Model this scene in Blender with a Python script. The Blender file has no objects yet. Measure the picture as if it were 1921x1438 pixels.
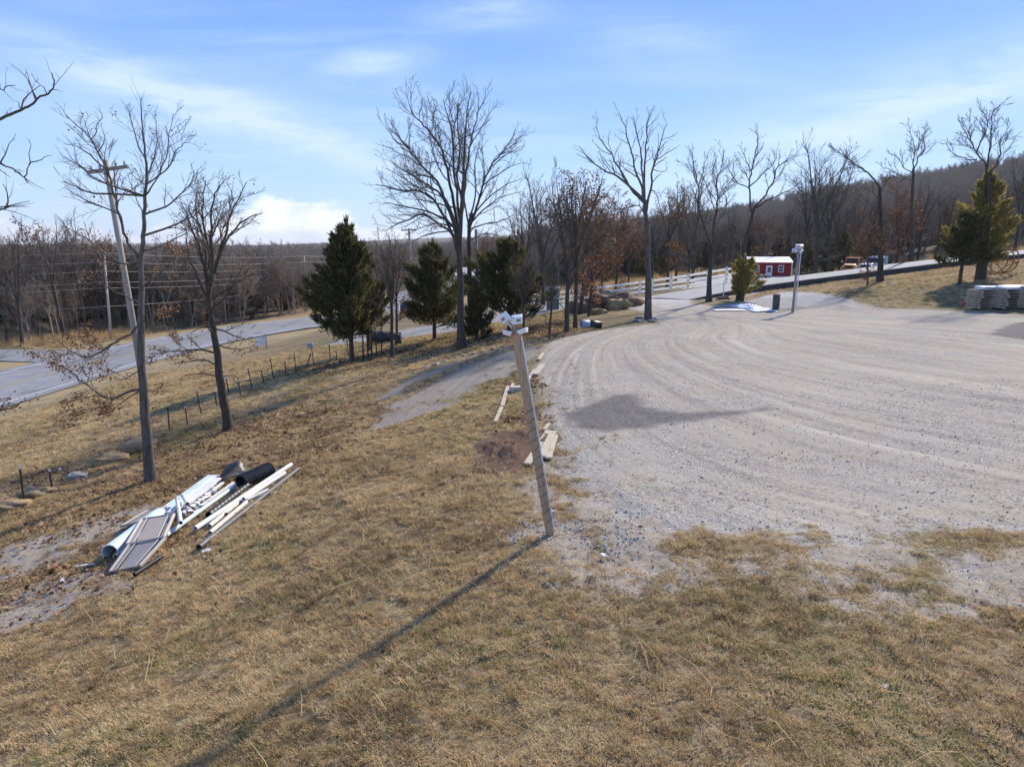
import bpy, math, random
import numpy as np
from mathutils import Vector, Matrix

R = math.radians
random.seed(7)
rng = np.random.default_rng(7)
scene = bpy.context.scene
col = scene.collection

# ------------------------------------------------------------------ camera
CAM_H, PITCH, FPX = 4.0, R(11.5), 1280.0
cd = bpy.data.cameras.new('camera'); cd.sensor_width = 36.0; cd.lens = 36.0 * FPX / 1921.0
cd.clip_start = 0.05; cd.clip_end = 20000
cam = bpy.data.objects.new('camera', cd); col.objects.link(cam)
cam.location = (0, 0, CAM_H); cam.rotation_euler = (math.pi / 2 - PITCH, 0, 0)
scene.camera = cam

# ------------------------------------------------------------------ light
SUN_AZ = R(36)      # to the right of straight ahead
SUN_EL = R(35)
sl = bpy.data.lights.new('sun', 'SUN'); sl.energy = 3.35; sl.angle = R(2.2); sl.color = (1.0, 0.915, 0.785)
sun = bpy.data.objects.new('sun', sl); col.objects.link(sun)
sd = Vector((math.sin(SUN_AZ) * math.cos(SUN_EL), math.cos(SUN_AZ) * math.cos(SUN_EL), math.sin(SUN_EL)))
sun.rotation_euler = sd.to_track_quat('Z', 'Y').to_euler()
sun.location = (0, 0, 60)

scene.view_settings.view_transform = 'Standard'
scene.view_settings.look = 'None'
scene.view_settings.exposure = 0.88
scene.view_settings.gamma = 1.0
scene.render.engine = 'CYCLES'
scene.cycles.max_bounces = 5
scene.cycles.diffuse_bounces = 2
scene.cycles.glossy_bounces = 2
scene.cycles.transmission_bounces = 3
scene.cycles.transparent_max_bounces = 4
scene.cycles.use_denoising = True
scene.cycles.use_adaptive_sampling = True
scene.cycles.adaptive_threshold = 0.02

# ------------------------------------------------------------------ node helper
class NT:
    def __init__(s, tree):
        s.t = tree; s.n = tree.nodes; s.l = tree.links
    def node(s, typ, **kw):
        nd = s.n.new(typ)
        for k, v in kw.items():
            setattr(nd, k, v)
        return nd
    def put(s, sock, v):
        if v is None: return
        if isinstance(v, bpy.types.NodeSocket): s.l.new(v, sock)
        else:
            try: sock.default_value = v
            except Exception:
                sock.default_value = (*v, 1.0) if len(v) == 3 else v
    def math(s, op, a, b=None, c=None, clamp=False):
        nd = s.node('ShaderNodeMath', operation=op, use_clamp=clamp)
        s.put(nd.inputs[0], a); s.put(nd.inputs[1], b)
        if c is not None: s.put(nd.inputs[2], c)
        return nd.outputs[0]
    def mix(s, f, a, b, blend='MIX'):
        nd = s.node('ShaderNodeMix', data_type='RGBA', blend_type=blend)
        s.put(nd.inputs[0], f); s.put(nd.inputs[6], a); s.put(nd.inputs[7], b)
        return nd.outputs[2]
    def noise(s, vec, scale, detail=3.0, rough=0.55, dist=0.0, out=0):
        nd = s.node('ShaderNodeTexNoise')
        if vec is not None: s.l.new(vec, nd.inputs['Vector'])
        nd.inputs['Scale'].default_value = scale; nd.inputs['Detail'].default_value = detail
        nd.inputs['Roughness'].default_value = rough; nd.inputs['Distortion'].default_value = dist
        return nd.outputs[out]
    def ramp(s, f, stops, interp='LINEAR'):
        nd = s.node('ShaderNodeValToRGB'); cr = nd.color_ramp; cr.interpolation = interp
        while len(cr.elements) < len(stops): cr.elements.new(0.5)
        for e, (p, c) in zip(cr.elements, stops):
            e.position = p; e.color = (*c, 1.0) if len(c) == 3 else c
        s.put(nd.inputs[0], f)
        return nd.outputs[0]
    def step(s, v, lo, hi):
        nd = s.node('ShaderNodeMapRange', interpolation_type='SMOOTHSTEP')
        s.put(nd.inputs[0], v); s.put(nd.inputs[1], lo); s.put(nd.inputs[2], hi)
        return nd.outputs[0]
    def attr(s, name, typ='GEOMETRY', out='Fac'):
        nd = s.node('ShaderNodeAttribute', attribute_name=name, attribute_type=typ)
        return nd.outputs[out]
    def mapping(s, vec, scale=(1, 1, 1), rot=(0, 0, 0), loc=(0, 0, 0)):
        nd = s.node('ShaderNodeMapping'); s.l.new(vec, nd.inputs[0])
        nd.inputs['Scale'].default_value = scale; nd.inputs['Rotation'].default_value = rot
        nd.inputs['Location'].default_value = loc
        return nd.outputs[0]
    def combine(s, x, y, z):
        nd = s.node('ShaderNodeCombineXYZ')
        s.put(nd.inputs[0], x); s.put(nd.inputs[1], y); s.put(nd.inputs[2], z)
        return nd.outputs[0]
    def sep(s, v):
        nd = s.node('ShaderNodeSeparateXYZ'); s.l.new(v, nd.inputs[0]); return nd.outputs
    def bump(s, h, strength=0.4, dist=0.02):
        nd = s.node('ShaderNodeBump'); nd.inputs['Strength'].default_value = strength
        nd.inputs['Distance'].default_value = dist; s.l.new(h, nd.inputs['Height'])
        return nd.outputs[0]

# ------------------------------------------------------------------ sky
world = bpy.data.worlds.new('World'); scene.world = world; world.use_nodes = True
w = NT(world.node_tree); w.n.clear()
sky = w.node('ShaderNodeTexSky', sky_type='NISHITA'); sky.sun_disc = False
sky.sun_elevation = SUN_EL; sky.sun_rotation = SUN_AZ
sky.altitude = 300; sky.air_density = 1.0; sky.dust_density = 0.35; sky.ozone_density = 2.5
tc = w.node('ShaderNodeTexCoord')
dx, dy, dz = w.sep(tc.outputs['Generated'])
up = w.math('MAXIMUM', dz, 0.012)
azn = w.math('ARCTAN2', dx, dy); eln = w.math('ARCSINE', dz)
# thin high cloud, laid out on a flat layer far above
k_ = w.math('DIVIDE', 1.0, w.math('ADD', up, 0.10))
plane = w.combine(w.math('MULTIPLY', dx, k_), w.math('MULTIPLY', dy, k_), 0.0)
st = w.mapping(plane, scale=(0.38, 1.5, 1), rot=(0, 0, R(24)), loc=(1.7, 0.35, 0))
c1 = w.noise(st, 1.0, 4, 0.52, 0.6)
veil = w.step(c1, 0.45, 0.78)
def puff(px, py, sx, sy, ang, k):
    """a faint smear of ice cloud around the direction of a point in the sky"""
    u = (px - 960.5) / FPX; v = (719 - py) / FPX
    d = Vector((u, math.cos(PITCH) + v * math.sin(PITCH), -math.sin(PITCH) + v * math.cos(PITCH))).normalized()
    az0 = math.atan2(d.x, d.y); el0 = math.asin(d.z)
    ca, sa = math.cos(ang), math.sin(ang)
    # rotated and scaled offset, one multiply-add per term
    a = w.math('MULTIPLY_ADD', azn, ca / sx, w.math('MULTIPLY_ADD', eln, sa / sx, -(az0 * ca + el0 * sa) / sx))
    b = w.math('MULTIPLY_ADD', azn, -sa / sy, w.math('MULTIPLY_ADD', eln, ca / sy, -(el0 * ca - az0 * sa) / sy))
    r2 = w.math('MULTIPLY_ADD', a, a, w.math('MULTIPLY', b, b))
    return w.math('POWER', math.exp(-1), r2), k
fib = w.noise(w.combine(w.math('MULTIPLY', azn, 6.0), w.math('MULTIPLY', eln, 26.0), 0.0), 1.3, 4, 0.6, 0.4)
pf = None
for a in [(700, 122, 0.075, 0.022, R(8), 0.95), (915, 25, 0.08, 0.018, R(4), 0.8), (770, 175, 0.05, 0.012, R(-8), 0.55),
          (330, 180, 0.26, 0.024, R(-15), 0.75), (600, 255, 0.20, 0.035, R(-15), 0.7), (230, 200, 0.13, 0.05, R(4), 0.6),
          (1230, 80, 0.12, 0.035, R(-8), 0.5), (1560, 235, 0.28, 0.05, R(14), 0.6), (1820, 165, 0.2, 0.03, R(15), 0.6)]:
    g, k = puff(*a); pf = w.math('MULTIPLY', g, k) if pf is None else w.math('MULTIPLY_ADD', g, k, pf)
pf = w.math('MULTIPLY', pf, w.step(fib, 0.15, 0.7), clamp=True)
veil = w.math('MAXIMUM', w.math('MULTIPLY', veil, 0.6), pf)
veil = w.math('MULTIPLY', veil, w.step(dz, 0.0, 0.06))
# heaped cloud low over the horizon
cu_v = w.combine(w.math('MULTIPLY', azn, 9.0), w.math('MULTIPLY', dz, 15.0), 0.0)
cu_n = w.noise(cu_v, 1.5, 5, 0.56)
def bank(px, wid, amp):
    az0 = math.atan((px - 960.5) / FPX / math.cos(PITCH))
    a = w.math('MULTIPLY_ADD', azn, 1 / wid, -az0 / wid)
    return w.math('POWER', math.exp(-1), w.math('MULTIPLY', a, a)), amp
top = w.math('MULTIPLY', w.noise(w.combine(w.math('MULTIPLY', azn, 2.2), 4.2, 0.0), 1.0, 1, 0.5), 0.030)
for a in [(552, 0.05, 0.047), (650, 0.075, 0.034), (450, 0.06, 0.020), (30, 0.05, 0.022), (200, 0.06, 0.016)]:
    g, k = bank(*a); top = w.math('MULTIPLY_ADD', g, k, top)
lv = w.math('SUBTRACT', top, dz)           # above 0 inside the heap
edge = w.math('MULTIPLY_ADD', w.math('SUBTRACT', cu_n, 0.52), 0.11, lv)
cum = w.math('MULTIPLY', w.step(edge, 0.0, 0.022), 0.88)
cu_col = w.ramp(w.noise(w.mapping(cu_v, loc=(0.12, -0.16, 0)), 2.2, 3, 0.55), [(0.3, (0.43, 0.49, 0.59)), (0.58, (0.70, 0.70, 0.70))])
# put together: the sky, its own gradient evened, then cloud on top
SKYK = 0.064
base = w.mix(1.0, sky.outputs[0], (SKYK * 0.86, SKYK * 0.97, SKYK * 1.2), 'MULTIPLY')
grad = w.ramp(dz, [(0.0, (0.39, 0.50, 0.66)), (0.10, (0.265, 0.41, 0.645)), (0.25, (0.135, 0.275, 0.585)), (0.42, (0.068, 0.180, 0.505)), (1.0, (0.055, 0.14, 0.42))])
base = w.mix(0.84, base, grad)
base = w.mix(w.math('MULTIPLY', veil, 0.62), base, (0.49, 0.565, 0.70))
base = w.mix(cum, base, cu_col)
bg = w.node('ShaderNodeBackground'); w.l.new(base, bg.inputs[0]); bg.inputs[1].default_value = 1.0
wo = w.node('ShaderNodeOutputWorld'); w.l.new(bg.outputs[0], wo.inputs[0])
world.cycles.sampling_method = 'NONE'
# ------------------------------------------------------------------ pixel <-> place
SP, CP = math.sin(PITCH), math.cos(PITCH)
def ray(px, py):
    u = (px - 960.5) / FPX; v = (719 - py) / FPX
    return u, CP + v * SP, -SP + v * CP
def at(px, py, Y):
    x, y, z = ray(px, py); t = Y / y
    return (x * t, Y, CAM_H + z * t)
def proj(x, y, z):
    z = z - CAM_H
    d = y * CP - z * SP; v = y * SP + z * CP
    return 960.5 + FPX * x / d, 719 - FPX * v / d

# ------------------------------------------------------------------ terrain: heights through surveyed points
SURV = [(960,1438,4.62),(1200,1438,4.6),(640,1438,4.8),(330,1438,5.2),(0,1438,5.6),(1921,1438,4.52),(1037,1000,9.0),(1300,1200,6.6),(700,1200,7.05),(300,1200,8.4),
 (0,1130,10.5),(200,1040,11.5),(375,1025,11.2),(558,880,15.8),(283,905,17.0),(428,808,21.5),(700,1000,10.2),(700,800,19.3),(560,760,23.5),(850,800,17.4),(905,880,12.45),
 (1010,860,12.5),(1040,760,16.9),(1050,660,25.7),(1010,652,26.6),(950,700,22.9),(880,690,25.6),(1500,700,21.0),(1900,700,19.7),(1900,1000,8.7),(1500,900,11.4),(1900,610,29.7),
 (1830,577,37.8),(1650,575,41.8),(1700,540,46),(1800,530,46),(1900,530,45),(1560,560,44),(1487,585,41),(1400,575,43),(1340,562,47),(1270,575,43),(1250,560,50),(1215,600,36.5),
 (1310,566,50.8),(1400,551,54.3),(1487,540,55.8),(1640,520,57.3),(1760,504,58.3),(1900,487,59.8),(1310,550,55),(1300,545,62),(1380,525,62),(1440,528,70),
 (45,942,16.5),(98,918,17.5),(318,810,23),(430,742,28),(505,715,32),(555,697,35),(620,678,38),(100,820,26),(250,760,31),(450,680,45),(560,650,52),(640,640,50),(500,660,55),
 (720,640,44),(800,640,40),(820,625,43),(740,602,56),(700,585,75),(760,565,100),(930,600,48),(1016,575,72),(1130,575,47),(1000,615,36),(866,655,32),(735,675,34),(665,675,35),(1063,624,31.5),(1140,590,41)]
EXTRA = [(-31,39.5,-5.5),(-31,60,-5.5),(-22,72.8,-5.4),(-27,87.7,-5.3),(-39,52,-5.6),(-39,62,-5.6),(-34,40,-5.5),(-35,15,-5.5),(-34,0,-5.4),(-48,20,-5.8),(-50,70,-5.8),(-50,100,-6),(-25,105,-5.2),(-10,92,-4.6),
 (-75,60,-6.2),(-75,20,-6.2),(-75,110,-6.4),(-16,5,-3.6),(-22,20,-4.1),(-12,-4,-2.6),(-4,-4,-0.6),(4,-4,0.05),(12,-4,0.2),(20,5,0.6),(24,20,0.8),(34,35,1.5),(45,45,2.9),(60,60,4.2),(60,20,3),(40,-4,1.5),(-30,-10,-5),
 (30,88,-0.1),(38,90,0.0),(22,86,-0.5),(45,95,-0.3),(60,95,1.2),(52,104,-.2),(46,104,-.2),(58,76,3.3),(42,68,1.0),(34,66,.6),(36,76,.1),(46,76,.6),(44,84,-.3),(38,82,-.3),(50,88,-.2),(30,78,-.05),(75,90,5),(10,88,-1.6),(2,110,-3.2),(30,112,-0.2),(60,116,1.5),(90,115,6),(90,60,6),(0,70,-2.2)]
def base_far(x, y):
    a = np.interp(x, [-400, -75, -30, 0, 30, 60, 90, 200, 600], [-7, -6.4, -5.6, -3.4, -0.4, 2.4, 6, 10, 12])
    hz = np.interp(x, [-50, 0, 45, 80, 150, 225, 350, 700], [0, 0.5, 4.5, 7.5, 21, 33, 48, 54])
    s = np.clip((y - 105) / 200, 0, 1); s = s * s * (3 - 2 * s)
    return a * (1 - s * 0.9 * np.clip((x + 60) / 120, 0, 1)) + hz * s
_P = []
for px, py, Y in SURV: _P.append(at(px, py, Y))
_P = np.array(_P + EXTRA, float)
_fx = np.array([(x, y) for x in (-120, -60, -20, 20, 60, 120) for y in (128, 145)], float)
_P = np.vstack([_P, np.column_stack([_fx, base_far(_fx[:, 0], _fx[:, 1])])])
def _tps_fit(P, lam):
    n = len(P); d = np.hypot(P[:, None, 0] - P[None, :, 0], P[:, None, 1] - P[None, :, 1])
    K = np.where(d > 0, d * d * np.log(np.maximum(d, 1e-9)), 0) + lam * np.eye(n)
    A = np.zeros((n + 3, n + 3)); A[:n, :n] = K; A[:n, n] = 1; A[:n, n + 1:] = P[:, :2]
    A[n, :n] = 1; A[n + 1:, :n] = P[:, :2].T
    b = np.zeros(n + 3); b[:n] = P[:, 2]
    return np.linalg.solve(A, b)
def _tps_eval(P, c, x, y):
    x = np.asarray(x, float).ravel(); y = np.asarray(y, float).ravel(); out = np.empty_like(x); n = len(P)
    for i in range(0, len(x), 40000):
        s = slice(i, i + 40000)
        d2 = (x[s, None] - P[None, :, 0]) ** 2 + (y[s, None] - P[None, :, 1]) ** 2
        out[s] = (0.5 * d2 * np.log(np.maximum(d2, 1e-12))) @ c[:n] + c[n] + c[n + 1] * x[s] + c[n + 2] * y[s]
    return out
_C = _tps_fit(_P, 12.0)
def terrain(x, y):
    x = np.asarray(x, float); y = np.asarray(y, float); sh = np.broadcast(x, y).shape
    x, y = np.broadcast_arrays(x, y); x = x.ravel(); y = y.ravel()
    xc = np.clip(x, -95, 95); yc = np.clip(y, -12, 140)
    near = _tps_eval(_P, _C, xc, yc)
    far = base_far(x, y)
    k = np.maximum(np.clip((y - 96) / 34, 0, 1), np.clip((np.abs(x) - 70) / 25, 0, 1)); k = k * k * (3 - 2 * k)
    z = near * (1 - k) + far * k
    # rolling distance
    r = np.hypot(x, y); g = np.clip((r - 450) / 2500, 0, 1)
    z = z + g * (14 + 16 * np.sin(x / 900 + 1.3) + 14 * np.sin(x / 410 + y / 1700)) * (y > 0)
    return z.reshape(sh)
def tz(x, y): return float(terrain(np.array([x]), np.array([y]))[0])
def ground_at(px, py, h=0.0, y0=3.5, y1=160):
    """the place on the ground that a picture point looks at"""
    x, y, z = ray(px, py)
    Y = np.geomspace(y0, y1, 900); t = Y / y
    g = CAM_H + z * t - terrain(x * t, Y) - h
    i = np.argmax(g < 0)
    if g[i] >= 0: i = len(Y) - 1
    a, b = Y[max(i - 1, 0)], Y[i]
    for _ in range(18):
        m = 0.5 * (a + b)
        if CAM_H + z * m / y - tz(x * m / y, m) - h < 0: b = m
        else: a = m
    return (x * b / y, b, tz(x * b / y, b) + h)
# ------------------------------------------------------------------ building helpers
def V(p): return Vector(p)
class MB:
    """collects shapes, then links them as ONE mesh object"""
    def __init__(s): s.v = []; s.f = []
    def quad(s, a, b, c, d):
        i = len(s.v); s.v += [tuple(a), tuple(b), tuple(c), tuple(d)]; s.f.append((i, i + 1, i + 2, i + 3))
    def tri(s, a, b, c):
        i = len(s.v); s.v += [tuple(a), tuple(b), tuple(c)]; s.f.append((i, i + 1, i + 2))
    def hexa(s, p):
        i = len(s.v); s.v += [tuple(q) for q in p]
        for f in ((0, 3, 2, 1), (4, 5, 6, 7), (0, 1, 5, 4), (1, 2, 6, 5), (2, 3, 7, 6), (3, 0, 4, 7)):
            s.f.append(tuple(i + k for k in f))
    def box(s, c, size, m=None):
        x, y, z = size[0] / 2, size[1] / 2, size[2] / 2; c = V(c)
        p = [V((-x, -y, -z)), V((x, -y, -z)), V((x, y, -z)), V((-x, y, -z)), V((-x, -y, z)), V((x, -y, z)), V((x, y, z)), V((-x, y, z))]
        if m is not None: p = [m @ q for q in p]
        s.hexa([q + c for q in p])
    def beam(s, a, b, w, h, up=(0, 0, 1), taper=1.0):
        a, b = V(a), V(b); t = (b - a).normalized(); r = t.cross(V(up))
        if r.length < 1e-4: r = t.cross(V((1, 0, 0)))
        r.normalize(); u = r.cross(t).normalized(); r = r * (w / 2); u = u * (h / 2)
        k = taper
        s.hexa([a - r - u, a + r - u, b + (r - u) * k, b + (-r - u) * k, a - r + u, a + r + u, b + (r + u) * k, b + (-r + u) * k])
    def tube(s, pts, rad, n=6, cap=True):
        pts = [V(p) for p in pts]; m = len(pts); base = len(s.v)
        ref = V((0.31, 0.17, 0.93))
        for i, p in enumerate(pts):
            t = pts[min(i + 1, m - 1)] - pts[max(i - 1, 0)]
            if t.length < 1e-9: t = V((0, 0, 1))
            t.normalize()
            if i == 0 and abs(t.dot(ref)) > 0.9: ref = V((0.95, 0.2, 0.1))
            a = t.cross(ref); a.normalize(); b = a.cross(t); ref = b if i == 0 else ref
            a = t.cross(ref); a.normalize(); b = t.cross(a)
            r = rad[i] if hasattr(rad, '__len__') else rad
            for k in range(n):
                an = 2 * math.pi * k / n; ca, sa = math.cos(an) * r, math.sin(an) * r
                s.v.append((p.x + a.x * ca + b.x * sa, p.y + a.y * ca + b.y * sa, p.z + a.z * ca + b.z * sa))
        for i in range(m - 1):
            o = base + i * n
            for k in range(n):
                k2 = (k + 1) % n
                s.f.append((o + k, o + k2, o + n + k2, o + n + k))
        if cap:
            s.f.append(tuple(base + k for k in range(n))[::-1]); s.f.append(tuple(base + (m - 1) * n + k for k in range(n)))
    def pipe(s, pts, ro, ri, n=14):
        """open pipe with a wall: outside, inside and two end rings"""
        b0 = len(s.v); s.tube(pts, ro, n, cap=False); b1 = len(s.v); f1 = len(s.f); s.tube(pts, ri, n, cap=False)
        s.f[f1:] = [f[::-1] for f in s.f[f1:]]; m = len(pts)
        for e in (0, (m - 1) * n):
            for k in range(n):
                k2 = (k + 1) % n; q = (b0 + e + k, b0 + e + k2, b1 + e + k2, b1 + e + k)
                s.f.append(q if e else q[::-1])
    def build(s, name, mat, parent=None, smooth=False, loc=None):
        me = bpy.data.meshes.new(name); me.from_pydata(s.v, [], s.f); me.update()
        if smooth: me.polygons.foreach_set('use_smooth', [True] * len(me.polygons))
        o = bpy.data.objects.new(name, me); col.objects.link(o)
        if mat is not None: me.materials.append(mat)
        if parent is not None: o.parent = parent
        if loc is not None: o.location = loc
        return o
def tag(o, label=None, cat=None, group=None, kind=None):
    if label: o['label'] = label
    if cat: o['category'] = cat
    if group: o['group'] = group
    if kind: o['kind'] = kind
    return o
def empty(name, loc=(0, 0, 0), rz=0.0):
    o = bpy.data.objects.new(name, None); col.objects.link(o); o.location = loc; o.rotation_euler = (0, 0, rz)
    o.empty_display_size = 0.2
    return o
def bevel(o, w=0.01, seg=2):
    m = o.modifiers.new('bevel', 'BEVEL'); m.width = w; m.segments = seg; m.limit_method = 'ANGLE'; return o
def copy_tree(o, parent=None):
    c = o.copy(); col.objects.link(c)
    if parent is not None: c.parent = parent
    for ch in o.children: copy_tree(ch, c)
    return c
ORD = ['first', 'second', 'third', 'fourth', 'fifth', 'sixth', 'seventh', 'eighth', 'ninth', 'tenth', 'eleventh', 'twelfth', 'thirteenth', 'fourteenth', 'fifteenth', 'sixteenth', 'seventeenth', 'eighteenth', 'nineteenth', 'twentieth', 'twenty-first', 'twenty-second', 'twenty-third', 'twenty-fourth', 'twenty-fifth', 'twenty-sixth', 'twenty-seventh', 'twenty-eighth', 'twenty-ninth', 'thirtieth', 'thirty-first', 'thirty-second', 'thirty-third', 'thirty-fourth']

# ------------------------------------------------------------------ materials
def mat(name, c1, c2=None, scale=8.0, rough=0.8, bump=0.0, metal=0.0, c3=None, stretch=None, space='Object', detail=4.0, spec=0.3, bscale=None, cracks=0):
    m = bpy.data.materials.new(name); m.use_nodes = True; t = NT(m.node_tree); t.n.clear()
    p = t.node('ShaderNodeBsdfPrincipled'); o = t.node('ShaderNodeOutputMaterial'); t.l.new(p.outputs[0], o.inputs[0])
    p.inputs['Roughness'].default_value = rough; p.inputs['Metallic'].default_value = metal
    p.inputs['Specular IOR Level'].default_value = spec
    vec = t.node('ShaderNodeTexCoord').outputs[space]
    if stretch: vec = t.mapping(vec, scale=stretch)
    n = t.noise(vec, scale, detail, 0.6)
    if c2 is None: c2 = tuple(k * 0.82 for k in c1)
    stops = [(0.3, c1), (0.68, c2)] if c3 is None else [(0.28, c1), (0.5, c2), (0.72, c3)]
    bc = t.ramp(n, stops)
    if cracks:
        vo = t.node('ShaderNodeTexVoronoi', feature='DISTANCE_TO_EDGE'); t.l.new(t.mapping(vec, scale=(1, .35, 1)), vo.inputs['Vector']); vo.inputs['Scale'].default_value = cracks
        bc = t.mix(t.math('MULTIPLY', t.step(vo.outputs['Distance'], 0.035, 0.012), t.step(t.noise(vec, .3, 2), .4, .6)), bc, (0.055, 0.054, 0.054))
        bc = t.mix(t.math('MULTIPLY', t.step(t.noise(vec, .11, 3, .6), .45, .62), .35), bc, (0.17, 0.168, 0.166))
    t.l.new(bc, p.inputs['Base Color'])
    if bump:
        h = n if bscale is None else t.noise(vec, bscale, 4, 0.6)
        t.l.new(t.bump(h, bump, 0.02), p.inputs['Normal'])
    return m
def leaf_mat(name, stops, trans=0.35, inst=None, rough=0.7):
    m = bpy.data.materials.new(name); m.use_nodes = True; t = NT(m.node_tree); t.n.clear()
    o = t.node('ShaderNodeOutputMaterial')
    if inst: f = t.attr(inst, 'INSTANCER')
    else:
        g = t.node('ShaderNodeNewGeometry'); f = g.outputs['Random Per Island']
    c = t.ramp(f, stops)
    d = t.node('ShaderNodeBsdfDiffuse'); t.l.new(c, d.inputs[0])
    tr = t.node('ShaderNodeBsdfTranslucent'); t.l.new(c, tr.inputs[0])
    mx = t.node('ShaderNodeMixShader'); mx.inputs[0].default_value = trans
    t.l.new(d.outputs[0], mx.inputs[1]); t.l.new(tr.outputs[0], mx.inputs[2]); t.l.new(mx.outputs[0], o.inputs[0])
    return m
M = {}
M['bark'] = mat('bark_grey', (0.033, 0.028, 0.021), (0.100, 0.085, 0.066), 9, 0.9, 0.6, stretch=(2.2, 2.2, 0.5), bscale=26)
M['bark_pale'] = mat('bark_pale', (0.050, 0.042, 0.035), (0.165, 0.145, 0.125), 7, 0.9, 0.6, stretch=(2.2, 2.2, 0.5), bscale=26)
M['twig'] = mat('twig_grey', (0.080, 0.067, 0.052), (0.155, 0.131, 0.104), 4, 0.9)
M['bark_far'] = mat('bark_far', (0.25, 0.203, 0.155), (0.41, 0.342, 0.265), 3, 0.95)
M['cedarbark'] = mat('bark_cedar', (0.05, 0.036, 0.028), (0.13, 0.095, 0.075), 10, 0.95, 0.4, stretch=(2, 2, 0.3))
M['russet'] = leaf_mat('dead_oak_leaf', [(0.0, (0.10, 0.042, 0.020)), (0.4, (0.21, 0.095, 0.045)), (0.75, (0.33, 0.17, 0.085)), (1.0, (0.46, 0.28, 0.16))], 0.3)
M['tanleaf'] = leaf_mat('tan_oak_leaf', [(0.0, (0.14, 0.07, 0.038)), (0.5, (0.27, 0.145, 0.08)), (1.0, (0.44, 0.29, 0.18))], 0.3)
M['cedar'] = leaf_mat('cedar_spray', [(0.0, (0.042, 0.046, 0.018)), (0.5, (0.092, 0.094, 0.036)), (0.85, (0.165, 0.148, 0.06)), (1.0, (0.26, 0.20, 0.09))], 0.4)
M['cedar_olive'] = leaf_mat('cedar_spray_olive', [(0.0, (0.14, 0.128, 0.036)), (0.5, (0.27, 0.228, 0.068)), (0.85, (0.40, 0.31, 0.10)), (1.0, (0.48, 0.35, 0.13))], 0.5)
M['white_paint'] = mat('white_vinyl', (0.80, 0.80, 0.79), (0.72, 0.72, 0.71), 6, 0.45)
M['vinyl'] = leaf_mat('white_vinyl_rail', [(0.0, (0.80, 0.80, 0.79)), (1.0, (0.84, 0.84, 0.83))], 0.6)
M['steel_green'] = mat('post_steel', (0.030, 0.032, 0.030), (0.075, 0.07, 0.065), 20, 0.6, metal=0.3)
M['white_tip'] = mat('post_tip', (0.75, 0.75, 0.73), None, 10, 0.5)
M['lumber'] = mat('weathered_lumber', (0.17, 0.115, 0.072), (0.45, 0.32, 0.21), 5, 0.85, 0.6, stretch=(14, 14, 0.7), c3=(0.34, 0.24, 0.155))
M['board'] = mat('pale_board', (0.34, 0.285, 0.205), (0.50, 0.43, 0.33), 4, 0.85, 0.25, c3=(0.42, 0.37, 0.29))
M['pallet'] = mat('pallet_wood', (0.24, 0.19, 0.14), (0.46, 0.385, 0.295), 5, 0.9, 0.3, c3=(0.35, 0.295, 0.235))
M['pole'] = mat('pole_wood', (0.22, 0.19, 0.158), (0.37, 0.325, 0.275), 5, 0.9, 0.4, stretch=(6, 6, 0.25), c3=(0.30, 0.262, 0.222))
M['arm'] = mat('crossarm_wood', (0.17, 0.145, 0.12), (0.28, 0.245, 0.21), 6, 0.9, 0.3)
M['steel_pole'] = mat('pole_pale', (0.36, 0.34, 0.31), (0.48, 0.455, 0.42), 5, 0.7)
M['wire'] = mat('line_wire', (0.34, 0.32, 0.29), (0.46, 0.43, 0.39), 3, 0.6)
M['black_wire'] = mat('cable_black', (0.02, 0.02, 0.02), (0.03, 0.03, 0.03), 3, 0.5)
M['asphalt'] = mat('highway_asphalt', (0.205, 0.205, 0.21), (0.285, 0.285, 0.285), 1.2, 0.85, 0.1, space='Object', detail=9, cracks=.28)
M['line_white'] = mat('paint_white', (0.62, 0.62, 0.60), (0.42, 0.42, 0.41), 3, 0.7)
M['line_yellow'] = mat('paint_yellow', (0.38, 0.31, 0.14), (0.29, 0.25, 0.15), 3, 0.7)
M['concrete'] = mat('drive_concrete', (0.30, 0.285, 0.265), (0.37, 0.355, 0.335), 0.9, 0.9, 0.1, detail=9)
M['darkwall'] = mat('dark_timber', (0.042, 0.040, 0.038), (0.095, 0.090, 0.085), 6, 0.95, 0.5)
M['rock'] = mat('sandstone', (0.16, 0.105, 0.055), (0.36, 0.25, 0.13), 4, 0.9, 0.9, c3=(0.24, 0.18, 0.115), bscale=14)
M['rock_brown'] = mat('brown_boulder', (0.085, 0.055, 0.036), (0.19, 0.13, 0.085), 3, 0.95, 0.8, c3=(0.13, 0.09, 0.065), bscale=9)
M['rock_pale'] = mat('pale_rock', (0.26, 0.235, 0.195), (0.42, 0.385, 0.33), 5, 0.9, 0.5)
M['dirt'] = mat('red_dirt', (0.060, 0.033, 0.021), (0.145, 0.082, 0.052), 7, 0.98, 0.9, c3=(0.10, 0.056, 0.036), bscale=22, detail=7)
M['pebble'] = mat('pebble', (0.30, 0.28, 0.26), (0.60, 0.57, 0.53), 0.6, 0.9, space='Generated')
M['pvc_white'] = mat('pvc_white', (0.62, 0.60, 0.56), (0.74, 0.73, 0.70), 3, 0.5, c3=(0.46, 0.40, 0.32), spec=0.4)
M['pvc_cream'] = mat('pvc_cream', (0.66, 0.60, 0.48), (0.78, 0.73, 0.62), 3, 0.45, c3=(0.42, 0.33, 0.23), spec=0.5)
M['pvc_teal'] = mat('pvc_pale_teal', (0.50, 0.63, 0.64), (0.66, 0.75, 0.75), 3, 0.4, spec=0.5)
M['pvc_grey'] = mat('pipe_grey', (0.085, 0.08, 0.074), (0.13, 0.125, 0.118), 3, 0.5, spec=0.4)
M['black_plastic'] = mat('black_plastic', (0.012, 0.012, 0.012), (0.03, 0.029, 0.028), 6, 0.45, spec=0.5)
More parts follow.
